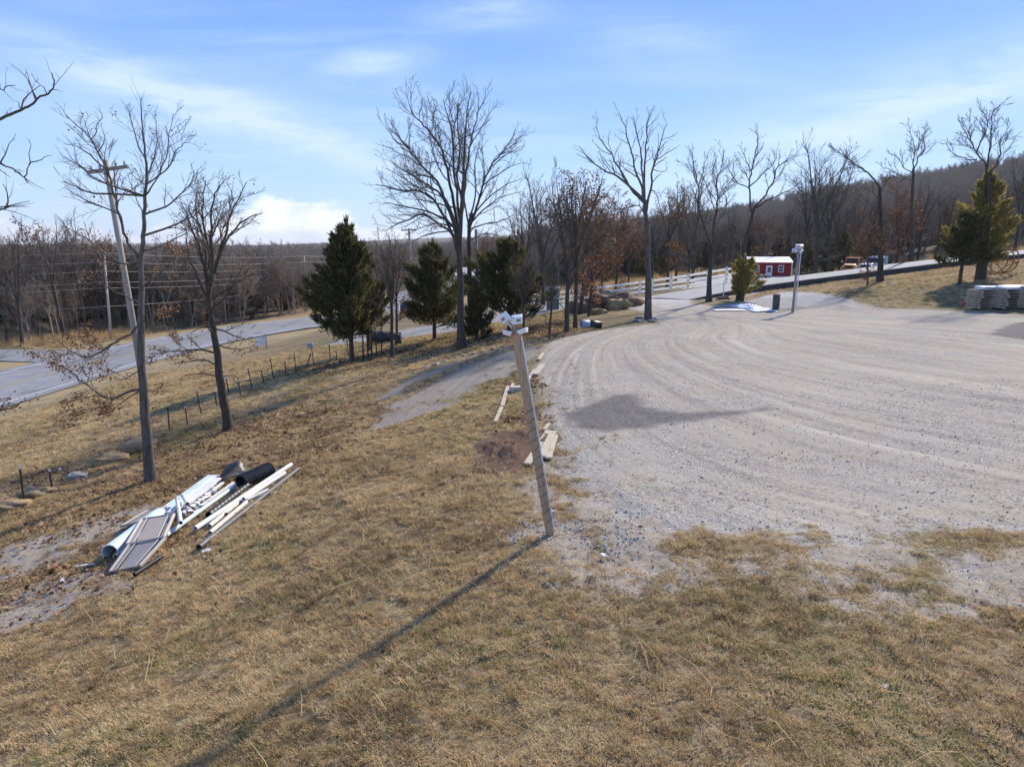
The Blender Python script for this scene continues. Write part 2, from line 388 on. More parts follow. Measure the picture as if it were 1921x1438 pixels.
M['taupe'] = mat('taupe_plastic', (0.34, 0.29, 0.25), (0.39, 0.335, 0.29), 14, 0.75, 0.15)
M['cream'] = mat('cream_trim', (0.62, 0.56, 0.47), (0.55, 0.49, 0.41), 8, 0.55)
M['metal_white'] = mat('lamp_white', (0.74, 0.76, 0.80), (0.62, 0.64, 0.69), 7, 0.4, spec=0.5)
M['print'] = mat('lamp_print', (0.20, 0.20, 0.21), None, 8, 0.7)
M['red_siding'] = mat('red_siding', (0.36, 0.022, 0.022), (0.29, 0.016, 0.018), 4, 0.6, 0.1)
M['white_metal'] = mat('white_roof', (0.82, 0.82, 0.82), (0.74, 0.74, 0.745), 3, 0.4)
M['glass'] = mat('dark_glass', (0.015, 0.018, 0.022), (0.03, 0.034, 0.04), 3, 0.12, spec=0.7)
M['orange'] = mat('orange_paint', (0.85, 0.30, 0.055), (0.74, 0.24, 0.045), 4, 0.4, spec=0.5)
M['truck_white'] = mat('truck_white', (0.74, 0.75, 0.77), (0.68, 0.69, 0.71), 4, 0.35, spec=0.5)
M['rubber'] = mat('rubber', (0.018, 0.018, 0.018), None, 8, 0.9)
M['chrome'] = mat('dull_chrome', (0.5, 0.5, 0.5), None, 8, 0.3, metal=0.9)
M['rust'] = mat('rusty_steel', (0.22, 0.095, 0.035), (0.40, 0.20, 0.08), 12, 0.9)
M['tarp'] = mat('white_tarp', (0.80, 0.82, 0.85), (0.72, 0.75, 0.79), 3, 0.5)
M['tarp_blue'] = mat('pale_tarp', (0.55, 0.63, 0.68), (0.62, 0.68, 0.72), 3, 0.5)
M['bin'] = mat('grey_bin', (0.055, 0.058, 0.055), (0.11, 0.11, 0.10), 8, 0.7)
M['blue_plastic'] = mat('faded_blue_plastic', (0.24, 0.34, 0.45), (0.36, 0.45, 0.54), 5, 0.5)
M['navy'] = mat('navy_steel', (0.030, 0.036, 0.055), (0.05, 0.056, 0.075), 5, 0.5)
M['green_box'] = mat('utility_green', (0.10, 0.12, 0.105), (0.15, 0.17, 0.15), 5, 0.7)
M['box_grey'] = mat('meter_grey', (0.30, 0.32, 0.34), (0.38, 0.40, 0.42), 5, 0.6)
M['paper'] = mat('litter_white', (0.78, 0.77, 0.74), (0.68, 0.67, 0.64), 8, 0.6)
M['red_bit'] = mat('faded_red', (0.50, 0.16, 0.11), (0.40, 0.12, 0.08), 8, 0.7)
M['house_wall'] = mat('pale_house_wall', (0.55, 0.51, 0.45), (0.48, 0.44, 0.39), 4, 0.8)
M['culvert'] = mat('culvert_black', (0.02, 0.02, 0.022), (0.05, 0.05, 0.055), 5, 0.6)
# ------------------------------------------------------------------ ground: zones drawn as outlines on the ground
def wpoly(pts): return np.array([ground_at(*p)[:2] if p[1] > 470 else at(p[0], p[1], 60)[:2] for p in pts])
def sdist(poly, x, y):
    """signed distance to a closed outline (inside is positive)"""
    n = len(poly); d = np.full(x.shape, 1e9); ins = np.zeros(x.shape, bool)
    for i in range(n):
        ax, ay = poly[i]; bx, by = poly[(i + 1) % n]
        ex, ey = bx - ax, by - ay; L = ex * ex + ey * ey + 1e-12
        t = np.clip(((x - ax) * ex + (y - ay) * ey) / L, 0, 1)
        d = np.minimum(d, np.hypot(x - ax - t * ex, y - ay - t * ey))
        c = ((ay > y) != (by > y)) & (x < (bx - ax) * (y - ay) / (by - ay + 1e-12) + ax)
        ins ^= c
    return np.where(ins, d, -d)
def ldist(line, x, y):
    d = np.full(x.shape, 1e9)
    for i in range(len(line) - 1):
        ax, ay = line[i]; bx, by = line[i + 1]; ex, ey = bx - ax, by - ay; L = ex * ex + ey * ey + 1e-12
        t = np.clip(((x - ax) * ex + (y - ay) * ey) / L, 0, 1)
        d = np.minimum(d, np.hypot(x - ax - t * ex, y - ay - t * ey))
    return d
def sm(v, a, b):
    t = np.clip((v - a) / (b - a), 0, 1); return t * t * (3 - 2 * t)
# cheap smooth value noise for breaking outlines
_tab = rng.random((256, 256))
def vnoise(x, y, s, o=0):
    x = x * s + 37.7 * o; y = y * s + 11.3 * o
    xi = np.floor(x).astype(int); yi = np.floor(y).astype(int); fx = x - xi; fy = y - yi
    fx = fx * fx * (3 - 2 * fx); fy = fy * fy * (3 - 2 * fy)
    g = lambda a, b: _tab[a & 255, b & 255]
    return (g(xi, yi) * (1 - fx) + g(xi + 1, yi) * fx) * (1 - fy) + (g(xi, yi + 1) * (1 - fx) + g(xi + 1, yi + 1) * fx) * fy
def fbm(x, y, s, o=0, n=4):
    a, t, w_ = 0, 0, 1.0
    for k in range(n): a = a + w_ * vnoise(x, y, s * 2 ** k, o + k * 3); t += w_; w_ *= 0.55
    return a / t

LOT = wpoly([(1036,832),(1062,885),(1110,945),(1190,985),(1300,1000),(1450,1012),(1580,1040),(1720,1040),(1800,1010),(1921,1000)])
LOT = np.vstack([LOT, [(12, 8.2), (22, 9), (30, 20), (30, 31)], wpoly([(1921,592),(1830,583),(1740,580),(1650,576),(1590,560),(1530,548),(1470,546),(1430,556),(1385,568),(1330,573),(1300,569),(1300,563),(1345,552)]),
   [(18, 52), (22, 58), (22, 61)], wpoly([(1345,543),(1260,552),(1190,560),(1168,574),(1215,588),(1236,606),(1160,614),(1090,624),(1030,640),(1012,655),(1004,690),(1022,735),(1014,772),(1030,808)])])
RAMP = wpoly([(1025,638),(960,651),(890,669),(815,693),(755,722),(705,758),(682,806),(735,806),(800,778),(870,752),(940,714),(990,682),(1018,668)])
RAMP_EDGE = wpoly([(1015,640),(900,664),(830,688),(770,715),(715,745)])
PAD = np.array([(18, 60), (24, 60), (30, 70), (36, 84), (38, 96), (20, 96), (22, 80), (16, 66)], float)
DRIVE2 = wpoly([(1190,556),(1100,572),(1020,588),(930,605),(850,622),(760,633),(690,640),(610,650),(640,632),(720,622),(800,612),(900,592),(1010,575),(1100,562)])
DARK_PATCHES = [wpoly([(1050,775),(1100,757),(1150,738),(1190,737),(1200,752),(1225,765),(1290,770),(1380,767),(1470,760),(1400,775),(1310,785),(1220,800),(1130,806),(1080,800)]),  # outlines inside which the gravel colour is darkened
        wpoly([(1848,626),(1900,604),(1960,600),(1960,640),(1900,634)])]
PALE = [(70, 1030, 2.2, .6), (190, 985, 1.6, .45), (90, 1110, 1.6, .45), (40, 1150, 1.3, .4), (250, 960, .9, .3), (215, 1100, .5, .16)]
LITTER = [(420, 870, 3.5), (230, 950, 2.5), (180, 1050, 2.0), (470, 830, 3.0), (600, 690, 2.5), (300, 900, 2.0), (100, 900, 2.0), (990, 780, 1.2), (1000, 720, 1.2), (780, 660, 4.0), (950, 630, 4.0)]
# tyre paths on the gravel: level lines of one smooth function
LANES = [(0, [(1250,612),(1100,640),(1062,665),(1042,710),(1034,760),(1046,805),(1095,855),(1165,905),(1265,955),(1400,985)]),
 (2.0, [(1180,625),(1120,645),(1100,690),(1100,750),(1140,810),(1240,870),(1400,930),(1600,970)]),
 (4.0, [(1255,603),(1190,625),(1162,648),(1168,672),(1205,705),(1262,742),(1360,790),(1500,838),(1700,888),(1921,925)]),
 (6.0, [(1275,603),(1228,625),(1212,642),(1228,667),(1292,702),(1400,745),(1550,790),(1750,832),(1921,860)]),
 (8.5, [(1330,604),(1292,625),(1286,640),(1322,666),(1420,702),(1560,736),(1750,768),(1921,795)]),
 (12.5, [(1300,592),(1400,605),(1540,640),(1700,668),(1921,700)]), (16, [(1380,588),(1550,606),(1750,628),(1921,645)])]
_L = []
for val, pts in LANES:
    wp = wpoly(pts)
    for i in range(len(wp) - 1):
        for k in (0, .5):
            q = wp[i] * (1 - k) + wp[i + 1] * k; _L.append((q[0], q[1], val))
_L = np.array(_L); _LC = _tps_fit(_L, 4.0)

# highway and the concrete drive (their footprints sink the ground a little)
def smooth_line(pts, n=8):
    pts = np.array(pts, float); out = []
    for i in range(len(pts) - 1):
        p0 = pts[max(i - 1, 0)]; p1 = pts[i]; p2 = pts[i + 1]; p3 = pts[min(i + 2, len(pts) - 1)]
        for k in range(n):
            t = k / n
            out.append(0.5 * ((2 * p1) + (-p0 + p2) * t + (2 * p0 - 5 * p1 + 4 * p2 - p3) * t * t + (-p0 + 3 * p1 - 3 * p2 + p3) * t ** 3))
    out.append(pts[-1]); return np.array(out)
HWY = smooth_line([(-36, -40), (-35.6, -10), (-35.2, 20), (-34.9, 42), (-34.2, 58), (-31, 70), (-24.6, 80.5), (-14, 90), (2, 98), (22, 103), (50, 106)])
SIDE1 = smooth_line([(-37, 58), (-47, 60), (-60, 58), (-90, 50)])
SIDE2 = smooth_line([(-16, 88), (-17, 104), (-14, 122), (-6, 150)])
DRV_N = np.array([at(*p) for p in [(1293,562,50.5),(1345,551,52.5),(1400,540,54.5),(1487,528,56),(1560,519,57),(1640,509,57.5),(1760,494,58.5),(1900,478.5,60),(2100,458,62)]])
def drive_far(p, i):
    a = DRV_N[max(i - 1, 0)]; b = DRV_N[min(i + 1, len(DRV_N) - 1)]; t = np.array([b[0] - a[0], b[1] - a[1]]); t /= np.hypot(*t)
    return np.array([p[0] - t[1] * 4.2, p[1] + t[0] * 4.2, p[2] - 0.06])
DRV_F = np.array([drive_far(p, i) for i, p in enumerate(DRV_N)])
DRV_POLY = np.vstack([DRV_N[:, :2], DRV_F[::-1, :2]])
DIG = ground_at(960, 838)

def zones(x, y):
    """every ground mask at the given places"""
    Z = {}
    n1 = fbm(x, y, 0.9, 1) - 0.5; n2 = fbm(x, y, 0.22, 5) - 0.5; n3 = fbm(x, y, 3.2, 9, 3) - 0.5
    lot = sdist(LOT, x, y)
    near = np.clip((22 - y) / 12, 0.25, 1)
    Z['lot'] = lot
    g = sm(lot + (n1 * 2.1 + n3 * 1.5 + n2 * 1.0) * near, -0.75, 0.8)
    r = sdist(RAMP, x, y)
    across = ldist(RAMP_EDGE, x, y)
    g2 = sm(r + n1 * 1.2 + n3 * 0.5, -0.15, 0.5) * np.clip(0.15 + 0.6 * sm(across, 0.9, 1.6) + 0.7 * sm(across, 0.5, 0.15) + n1, 0.1, 1)
    g2 = np.maximum(g2, sm(across + n1 * .3, 0.32, 0.08) * 0.8)
    g3 = sm(sdist(PAD, x, y) + n1 * 2, -0.5, 0.8); g4 = sm(sdist(DRIVE2, x, y) + n1 * 1.5, -0.3, 0.6)
    Z['gravel'] = np.maximum.reduce([g, g2, g3, g4])
    Z['ramp'] = np.maximum(g2 * (lot < .3), 0)
    Z['whitish'] = np.maximum(sm(y, 40, 50) * sm(lot, -1, 1) * sm(x, 26, 18), g3)
    Z['bluish'] = np.clip(g4 + sm(np.hypot(x - 18, (y - 46) * 1.5) + n1 * 3, 6, 2) + 0.6 * sm(lot + n1, 1.1, 0.2) * g * sm(y, 24, 14), 0, 1)
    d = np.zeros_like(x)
    for P in DARK_PATCHES: d = np.maximum(d, sm(sdist(P, x, y) + n3 * 0.35 + n1 * .2, -0.15, 0.28))
    Z['dark_patch'] = d
    p = np.zeros_like(x)
    for a, b, w_, h_ in PALE:
        c = ground_at(a, b); p = np.maximum(p, np.exp(-(((x - c[0]) / w_) ** 2 + ((y - c[1]) / (w_ * .8)) ** 2) * 1.2))
    p = np.clip(p + n1 * 0.9 + n3 * 0.9 - 0.18, 0, 1) * (p > .12)
    # thin, worn ground along the lot's near edge
    e = np.exp(-((lot + 0.9) / 0.9) ** 2) * sm(y, 14.5, 11.5) * sm(x, -0.4, 0.6)
    spots = 0
    for a, b, w_ in [(1660, 1035, .55), (1590, 1045, .5), (1860, 1115, .35), (1790, 1145, .28), (1190, 1010, .5), (1130, 950, .7), (1200, 980, .8), (1740, 1150, .2), (1000, 1000, .25), (970, 1005, .2)]:
        c = ground_at(a, b); spots = np.maximum(spots, np.exp(-(((x - c[0]) / w_) ** 2 + ((y - c[1]) / w_) ** 2)))
    Z['pale'] = np.clip(np.maximum(p, np.maximum(np.clip(e * 1.0 + n1 * 1.4 + n3 * 0.9 - 0.25, 0, 1) * (e > .1), np.clip(spots * 1.4 + n3 * .8 - .25, 0, 1) * (spots > .1))), 0, 1)
    gr = fbm(x, y, 0.45, 21)
    q = sm(gr, 0.50, 0.70) * 0.8
    for a, b, w_, k in [(780, 650, 5, .9), (650, 640, 4, .7), (900, 1230, 1.2, .6), (700, 1090, 1.2, .4), (1000, 600, 5, .8), (900, 730, 1.6, .9), (860, 770, 1.2, .7), (1130, 605, 3.5, .8), (1690, 545, 4, .6), (1760, 552, 3, .6), (330, 820, 1.6, .9), (400, 800, 1.2, .8),
                       (1500, 1150, 1.0, .6), (1300, 1120, .8, .5), (960, 770, .9, .7), (1750, 1060, 1.2, .6), (260, 850, 1.2, .7), (100, 1000, .8, .3)]:
        c = ground_at(a, b); q = np.maximum(q, k * np.exp(-(((x - c[0]) / w_) ** 2 + ((y - c[1]) / w_) ** 2)) * (0.5 + 1.1 * gr))
    Z['green'] = np.clip(q, 0, 1) * (1 - 0.6 * sm(y, 60, 90))
    l = np.zeros_like(x)
    for a, b, w_ in LITTER:
        c = ground_at(a, b); l = np.maximum(l, np.exp(-(((x - c[0]) / w_) ** 2 + ((y - c[1]) / w_) ** 2)))
    Z['litter'] = np.clip(l * (0.55 + 1.2 * (fbm(x, y, 0.8, 33) - .3)), 0, 1)
    Z['wood'] = np.clip(sm(y + n2 * 10, 100, 108) * sm(x, -8, 6) + sm(x, -44, -48) * sm(y, 66, 74) + sm(y, 118, 130) + sm(x, -46, -52) * sm(y, 40, 70), 0, 1)
    Z['dig'] = np.exp(-(((x - DIG[0]) / .75) ** 2 + ((y - DIG[1]) / 1.5) ** 2) * 1.1 + n1 * .8)
    Z['verge'] = np.exp(-((ldist(HWY[::4], x, y) - 6.5) / 5) ** 2)
    Z['lane'] = _tps_eval(_L, _LC, np.clip(x, -6, 34), np.clip(y, 5, 60))
    return Z

def make_ground():
    na, nr = 620, 700
    th = np.concatenate([np.linspace(-72, -42, 60, endpoint=False), np.linspace(-42, 42, na - 120, endpoint=False), np.linspace(42, 72, 60)])
    th = np.radians(th); na = len(th)
    r = np.concatenate([np.geomspace(2.2, 30, 430, endpoint=False), np.geomspace(30, 130, 190, endpoint=False), np.geomspace(130, 9000, 80)]); nr = len(r)
    T, Rr = np.meshgrid(th, r, indexing='ij')
    x = (np.sin(T) * Rr).ravel(); y = (np.cos(T) * Rr - 1.5).ravel()
    z = terrain(x, y)
    Z = zones(x, y)
    rr = Rr.ravel(); fade = np.clip((90 - rr) / 60, 0, 1)
    gm = Z['gravel']
    lump = (fbm(x, y, 1.6, 2, 4) - .5) * 0.10 + (fbm(x, y, 7, 4, 2) - .5) * 0.035
    flat = (vnoise(Z['lane'] * 3.1, (x + y) * 0.15, 1.0, 8) - .5) * 0.035 + (fbm(x, y, 2.0, 14, 3) - .5) * 0.03
    z = z + fade * (lump * (1 - gm) + flat * gm)
    z = z - 0.03 * gm * fade
    # bed of the highway, the side roads and the concrete drive
    hw = ldist(HWY[::2], x, y)
    z = np.where(hw < 9, z * sm(hw, 5.6, 9) + (1 - sm(hw, 5.6, 9)) * (np.interp(y, [-40, 60, 90, 120], [-5.5, -5.5, -4.8, -3.9]) - 0.06), z)
    dp = sdist(DRV_POLY, x, y); dz_ = np.interp(x, DRV_N[:, 0], DRV_N[:, 2])
    z = np.where(dp > 0.15, np.minimum(z, dz_ - 0.12), z)
    z = np.where((dp > -3) & (dp <= 0.15) & (y > np.interp(x, DRV_N[:, 0], DRV_N[:, 1]) + 3), np.minimum(z, dz_ - 0.1), z)
    idx = np.arange(na * nr).reshape(na, nr)
    F = np.stack([idx[:-1, :-1], idx[1:, :-1], idx[1:, 1:], idx[:-1, 1:]], -1).reshape(-1, 4)
    fc = lambda a: a[F].mean(1)
    lotf = fc(np.where(np.maximum(gm, 0) > .5, 1.0, 0.0)) >= 0.5
    gmat = ground_material()
    for name, sel in (('ground', ~lotf), ('gravel_lot', lotf)):
        f = F[sel]; used = np.unique(f); remap = np.full(na * nr, -1); remap[used] = np.arange(len(used)); f2 = remap[f]
        me = bpy.data.meshes.new(name); me.vertices.add(len(used)); me.loops.add(f2.size); me.polygons.add(len(f2))
        me.vertices.foreach_set('co', np.column_stack([x, y, z])[used].astype(np.float32).ravel())
        me.loops.foreach_set('vertex_index', f2.astype(np.int32).ravel())
        me.polygons.foreach_set('loop_start', (np.arange(len(f2)) * 4).astype(np.int32))
        me.polygons.foreach_set('use_smooth', np.ones(len(f2), bool))
        me.update(calc_edges=True)
        for k in ('gravel', 'whitish', 'bluish', 'dark_patch', 'pale', 'green', 'litter', 'wood', 'dig', 'lane', 'verge', 'ramp'):
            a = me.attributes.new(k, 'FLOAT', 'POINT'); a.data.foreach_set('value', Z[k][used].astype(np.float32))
        me.materials.append(gmat)
        o = bpy.data.objects.new(name, me); col.objects.link(o); tag(o, kind='structure')
    return

def ground_material():
    m = bpy.data.materials.new('ground_cover'); m.use_nodes = True; t = NT(m.node_tree); t.n.clear()
    out = t.node('ShaderNodeOutputMaterial'); p = t.node('ShaderNodeBsdfPrincipled'); t.l.new(p.outputs[0], out.inputs[0])
    p.inputs['Roughness'].default_value = 0.95; p.inputs['Specular IOR Level'].default_value = 0.12
    geo = t.node('ShaderNodeNewGeometry'); pos = geo.outputs['Position']
    A = {k: t.attr(k) for k in ('gravel', 'whitish', 'bluish', 'dark_patch', 'pale', 'green', 'litter', 'wood', 'dig', 'lane', 'verge', 'ramp')}
    n_big = t.noise(pos, 0.35, 4, 0.55); n_mid = t.noise(pos, 2.3, 5, 0.6); n_fine = t.noise(pos, 22, 4, 0.65); n_grit = n_fine
    # dormant grass over soil
    straw = t.ramp(n_fine, [(0.28, (0.075, 0.053, 0.030)), (0.46, (0.205, 0.148, 0.080)), (0.62, (0.37, 0.28, 0.155)), (0.8, (0.53, 0.42, 0.25))])
    brown = t.ramp(n_fine, [(0.3, (0.065, 0.046, 0.028)), (0.55, (0.175, 0.125, 0.074)), (0.78, (0.32, 0.24, 0.145))])
    c = t.mix(t.step(n_mid, 0.36, 0.64), brown, straw)
    gold = t.ramp(n_fine, [(0.28, (0.15, 0.105, 0.055)), (0.5, (0.30, 0.22, 0.115)), (0.75, (0.44, 0.335, 0.19))])
    c = t.mix(t.math('MULTIPLY', t.step(n_big, 0.42, 0.66), 0.6), c, gold)
    c = t.mix(t.math('MULTIPLY', A['verge'], 0.8), c, t.ramp(n_fine, [(0.25, (0.27, 0.20, 0.11)), (0.7, (0.42, 0.325, 0.19))]))
    grn = t.ramp(n_fine, [(0.3, (0.052, 0.058, 0.018)), (0.55, (0.125, 0.125, 0.042)), (0.8, (0.24, 0.215, 0.085))])
    c = t.mix(t.math('MULTIPLY', A['green'], t.step(t.noise(pos, 5.5, 4, 0.6), 0.36, 0.62)), c, grn)
    # leaf litter and woodland floor
    vor = t.node('ShaderNodeTexVoronoi', feature='F1'); t.l.new(pos, vor.inputs['Vector']); vor.inputs['Scale'].default_value = 17
    lit = t.ramp(t.sep(vor.outputs['Color'])[0], [(0.0, (0.055, 0.030, 0.018)), (0.5, (0.17, 0.095, 0.055)), (1.0, (0.33, 0.215, 0.135))])
    c = t.mix(t.math('MULTIPLY', A['litter'], t.step(n_mid, 0.35, 0.6)), c, lit)
    floor = t.ramp(t.noise(pos, 1.1, 6, 0.65), [(0.3, (0.055, 0.040, 0.028)), (0.55, (0.13, 0.094, 0.064)), (0.75, (0.21, 0.155, 0.10))])
    c = t.mix(A['wood'], c, floor)
    # crusher dust and stones
    vg = t.node('ShaderNodeTexVoronoi', feature='F1'); t.l.new(pos, vg.inputs['Vector']); vg.inputs['Scale'].default_value = 34
    st = t.sep(vg.outputs['Color'])[0]
    vg2 = t.node('ShaderNodeTexVoronoi', feature='F1'); t.l.new(pos, vg2.inputs['Vector']); vg2.inputs['Scale'].default_value = 13
    st2 = t.sep(vg2.outputs['Color'])[1]
    stone = t.ramp(st, [(0.0, (0.15, 0.136, 0.122)), (0.45, (0.285, 0.257, 0.228)), (0.8, (0.40, 0.362, 0.322)), (1.0, (0.60, 0.565, 0.525))])
    dust = t.ramp(n_grit, [(0.3, (0.33, 0.285, 0.235)), (0.7, (0.47, 0.415, 0.35))])
    px, py, pz = t.sep(pos)
    lanev = t.combine(t.math('MULTIPLY', A['lane'], 2.2), t.math('MULTIPLY', px, 0.10), t.math('MULTIPLY', py, 0.10))
    s1 = t.noise(lanev, 1.0, 5, 0.68)
    lanef = t.combine(t.math('MULTIPLY', A['lane'], 9.0), t.math('MULTIPLY', px, 0.35), t.math('MULTIPLY', py, 0.35))
    s2 = t.noise(lanef, 1.0, 3, 0.6)
    cover = t.math('ADD', t.math('ADD', t.math('MULTIPLY', s1, 0.95), t.math('MULTIPLY', s2, 0.45)), t.math('MULTIPLY', n_mid, 0.55))
    cover = t.math('ADD', cover, t.math('MULTIPLY', t.math('SUBTRACT', st2, 0.5), 0.16))
    ang = t.math('ADD', t.math('MULTIPLY', px, 0.86), t.math('MULTIPLY', py, -0.5)); ang2 = t.math('ADD', t.math('MULTIPLY', px, 0.5), t.math('MULTIPLY', py, 0.86))
    s3 = t.noise(t.combine(t.math('ADD', t.math('MULTIPLY', ang2, 1.9), t.math('MULTIPLY', t.noise(pos, 0.12, 2, 0.5), 9.0)), t.math('MULTIPLY', ang, 0.09), 0.0), 1.0, 5, 0.66)
    blot = t.noise(pos, 0.23, 4, 0.6)
    cover = t.math('ADD', cover, t.math('ADD', t.math('MULTIPLY', t.math('SUBTRACT', s3, 0.5), 0.55), t.math('MULTIPLY', t.math('SUBTRACT', blot, 0.5), 0.6)))
    g = t.mix(t.step(cover, 0.72, 1.16), stone, dust)
    warm = t.step(t.noise(pos, 0.5, 4, 0.6), 0.42, 0.66)
    g = t.mix(t.math('MULTIPLY', warm, 0.4), g, t.mix(1.0, g, (1.08, 0.98, 0.84), 'MULTIPLY'))
    g = t.mix(t.math('MULTIPLY', t.math('MULTIPLY', t.step(s1, 0.53, 0.68), t.step(blot, 0.36, 0.6)), 0.65), g, (0.54, 0.495, 0.435))
    g = t.mix(t.math('MULTIPLY', t.step(s1, 0.47, 0.36), 0.45), g, (0.255, 0.222, 0.19))
    g = t.mix(1.0, g, (0.985, 0.985, 0.95), 'MULTIPLY')
    g = t.mix(t.math('MULTIPLY', t.step(s2, 0.62, 0.70), 0.35), g, (0.22, 0.20, 0.18))
    g = t.mix(t.math('MULTIPLY', A['whitish'], 0.6), g, t.mix(t.step(n_mid, 0.35, 0.65), (0.42, 0.42, 0.415), (0.60, 0.59, 0.57)))
    bl = t.ramp(st, [(0.0, (0.15, 0.146, 0.143)), (0.5, (0.28, 0.272, 0.265)), (1.0, (0.48, 0.465, 0.45))])
    g = t.mix(t.math('MULTIPLY', A['bluish'], 0.75), g, bl)
    g = t.mix(t.math('MULTIPLY', A['ramp'], 0.9), g, t.mix(st, t.ramp(n_fine, [(0.3, (0.14, 0.108, 0.078)), (0.6, (0.29, 0.24, 0.185)), (0.8, (0.40, 0.345, 0.28))]), (0.32, 0.275, 0.225)))
    g = t.mix(t.math('MULTIPLY', A['dark_patch'], 0.92), g, t.mix(1.0, t.mix(0.6, g, stone), (0.42, 0.42, 0.46), 'MULTIPLY'))  # gravel mixed with stone and darkened inside the outlined patches
    gm = t.step(t.math('ADD', A['gravel'], t.math('MULTIPLY', t.math('SUBTRACT', n_fine, 0.5), 1.3)), 0.28, 0.72)
    pale = t.mix(st, t.mix(n_grit, (0.20, 0.156, 0.110), (0.33, 0.275, 0.21)), (0.41, 0.36, 0.295))
    pm = t.step(t.math('ADD', A['pale'], t.math('MULTIPLY', t.math('SUBTRACT', n_fine, 0.5), 1.1)), 0.25, 0.65)
    c = t.mix(t.math('MULTIPLY', pm, 0.85), c, pale)
    c = t.mix(gm, c, g)
    dirt = t.ramp(n_fine, [(0.3, (0.055, 0.032, 0.020)), (0.7, (0.15, 0.088, 0.055))])
    c = t.mix(t.step(A['dig'], 0.45, 0.75), c, dirt)
    t.l.new(c, p.inputs['Base Color'])
    h = t.math('ADD', t.math('MULTIPLY', n_fine, t.math('SUBTRACT', 1.0, t.math('MULTIPLY', gm, 0.55))), t.math('MULTIPLY', vg.outputs['Distance'], t.math('MULTIPLY', gm, -0.9)))
    h = t.math('ADD', h, t.math('MULTIPLY', s2, t.math('MULTIPLY', gm, 0.8)))
    t.l.new(t.bump(h, 0.55, 0.03), p.inputs['Normal'])
    return m
make_ground()

# ------------------------------------------------------------------ paved strips
def strip(name, line, w0, w1, mat_, dz=0.0, zf=None, kind='structure', n=None):
    """flat band along a line from offset w0 to offset w1 (to the right of travel)"""
    me = MB(); line = np.asarray(line); t = np.gradient(line, axis=0); t /= np.hypot(t[:, 0], t[:, 1])[:, None]
    zz = zf(line[:, 0], line[:, 1]) + dz
    L = [(p[0] + q[1] * w0, p[1] - q[0] * w0, z) for p, q, z in zip(line, t, zz)]
    Rr = [(p[0] + q[1] * w1, p[1] - q[0] * w1, z) for p, q, z in zip(line, t, zz)]
    for i in range(len(line) - 1): me.quad(L[i], L[i + 1], Rr[i + 1], Rr[i])
    me.f = [f[::-1] for f in me.f]
    o = me.build(name, mat_); tag(o, kind=kind); return o
def resample(line, step):
    line = np.asarray(line); s = np.concatenate([[0], np.cumsum(np.hypot(*np.diff(line, axis=0).T))])
    u = np.arange(0, s[-1], step); return np.column_stack([np.interp(u, s, line[:, 0]), np.interp(u, s, line[:, 1])])
hz_ = lambda x, y: np.interp(y, [-40, 60, 90, 120], [-5.5, -5.5, -4.8, -3.9])
H2 = resample(HWY, 2.0)
strip('highway', H2, -4.7, 4.7, M['asphalt'], 0.0, hz_)
strip('road_edge_line', H2, 3.75, 3.92, M['line_white'], 0.006, hz_)
strip('road_edge_line', H2, -3.92, -3.75, M['line_white'], 0.006, hz_)
strip('road_centre_line', H2, 0.06, 0.20, M['line_yellow'], 0.006, hz_)
strip('road_centre_line', H2, -0.20, -0.06, M['line_yellow'], 0.006, hz_)
s1z = lambda x, y: np.maximum(terrain(x, y) + 0.05, -5.62)
strip('side_road', resample(SIDE1, 2.0), -3, 3, M['asphalt'], 0.03, s1z)
strip('side_road', resample(SIDE2, 2.0), -4, 5, M['asphalt'], 0.06, lambda x, y: np.maximum(terrain(x, y), hz_(x, y)))
mb = MB()
for i in range(len(DRV_N) - 1): mb.quad(DRV_N[i], DRV_N[i + 1], DRV_F[i + 1], DRV_F[i])
tag(mb.build('concrete_drive', M['concrete']), kind='structure')
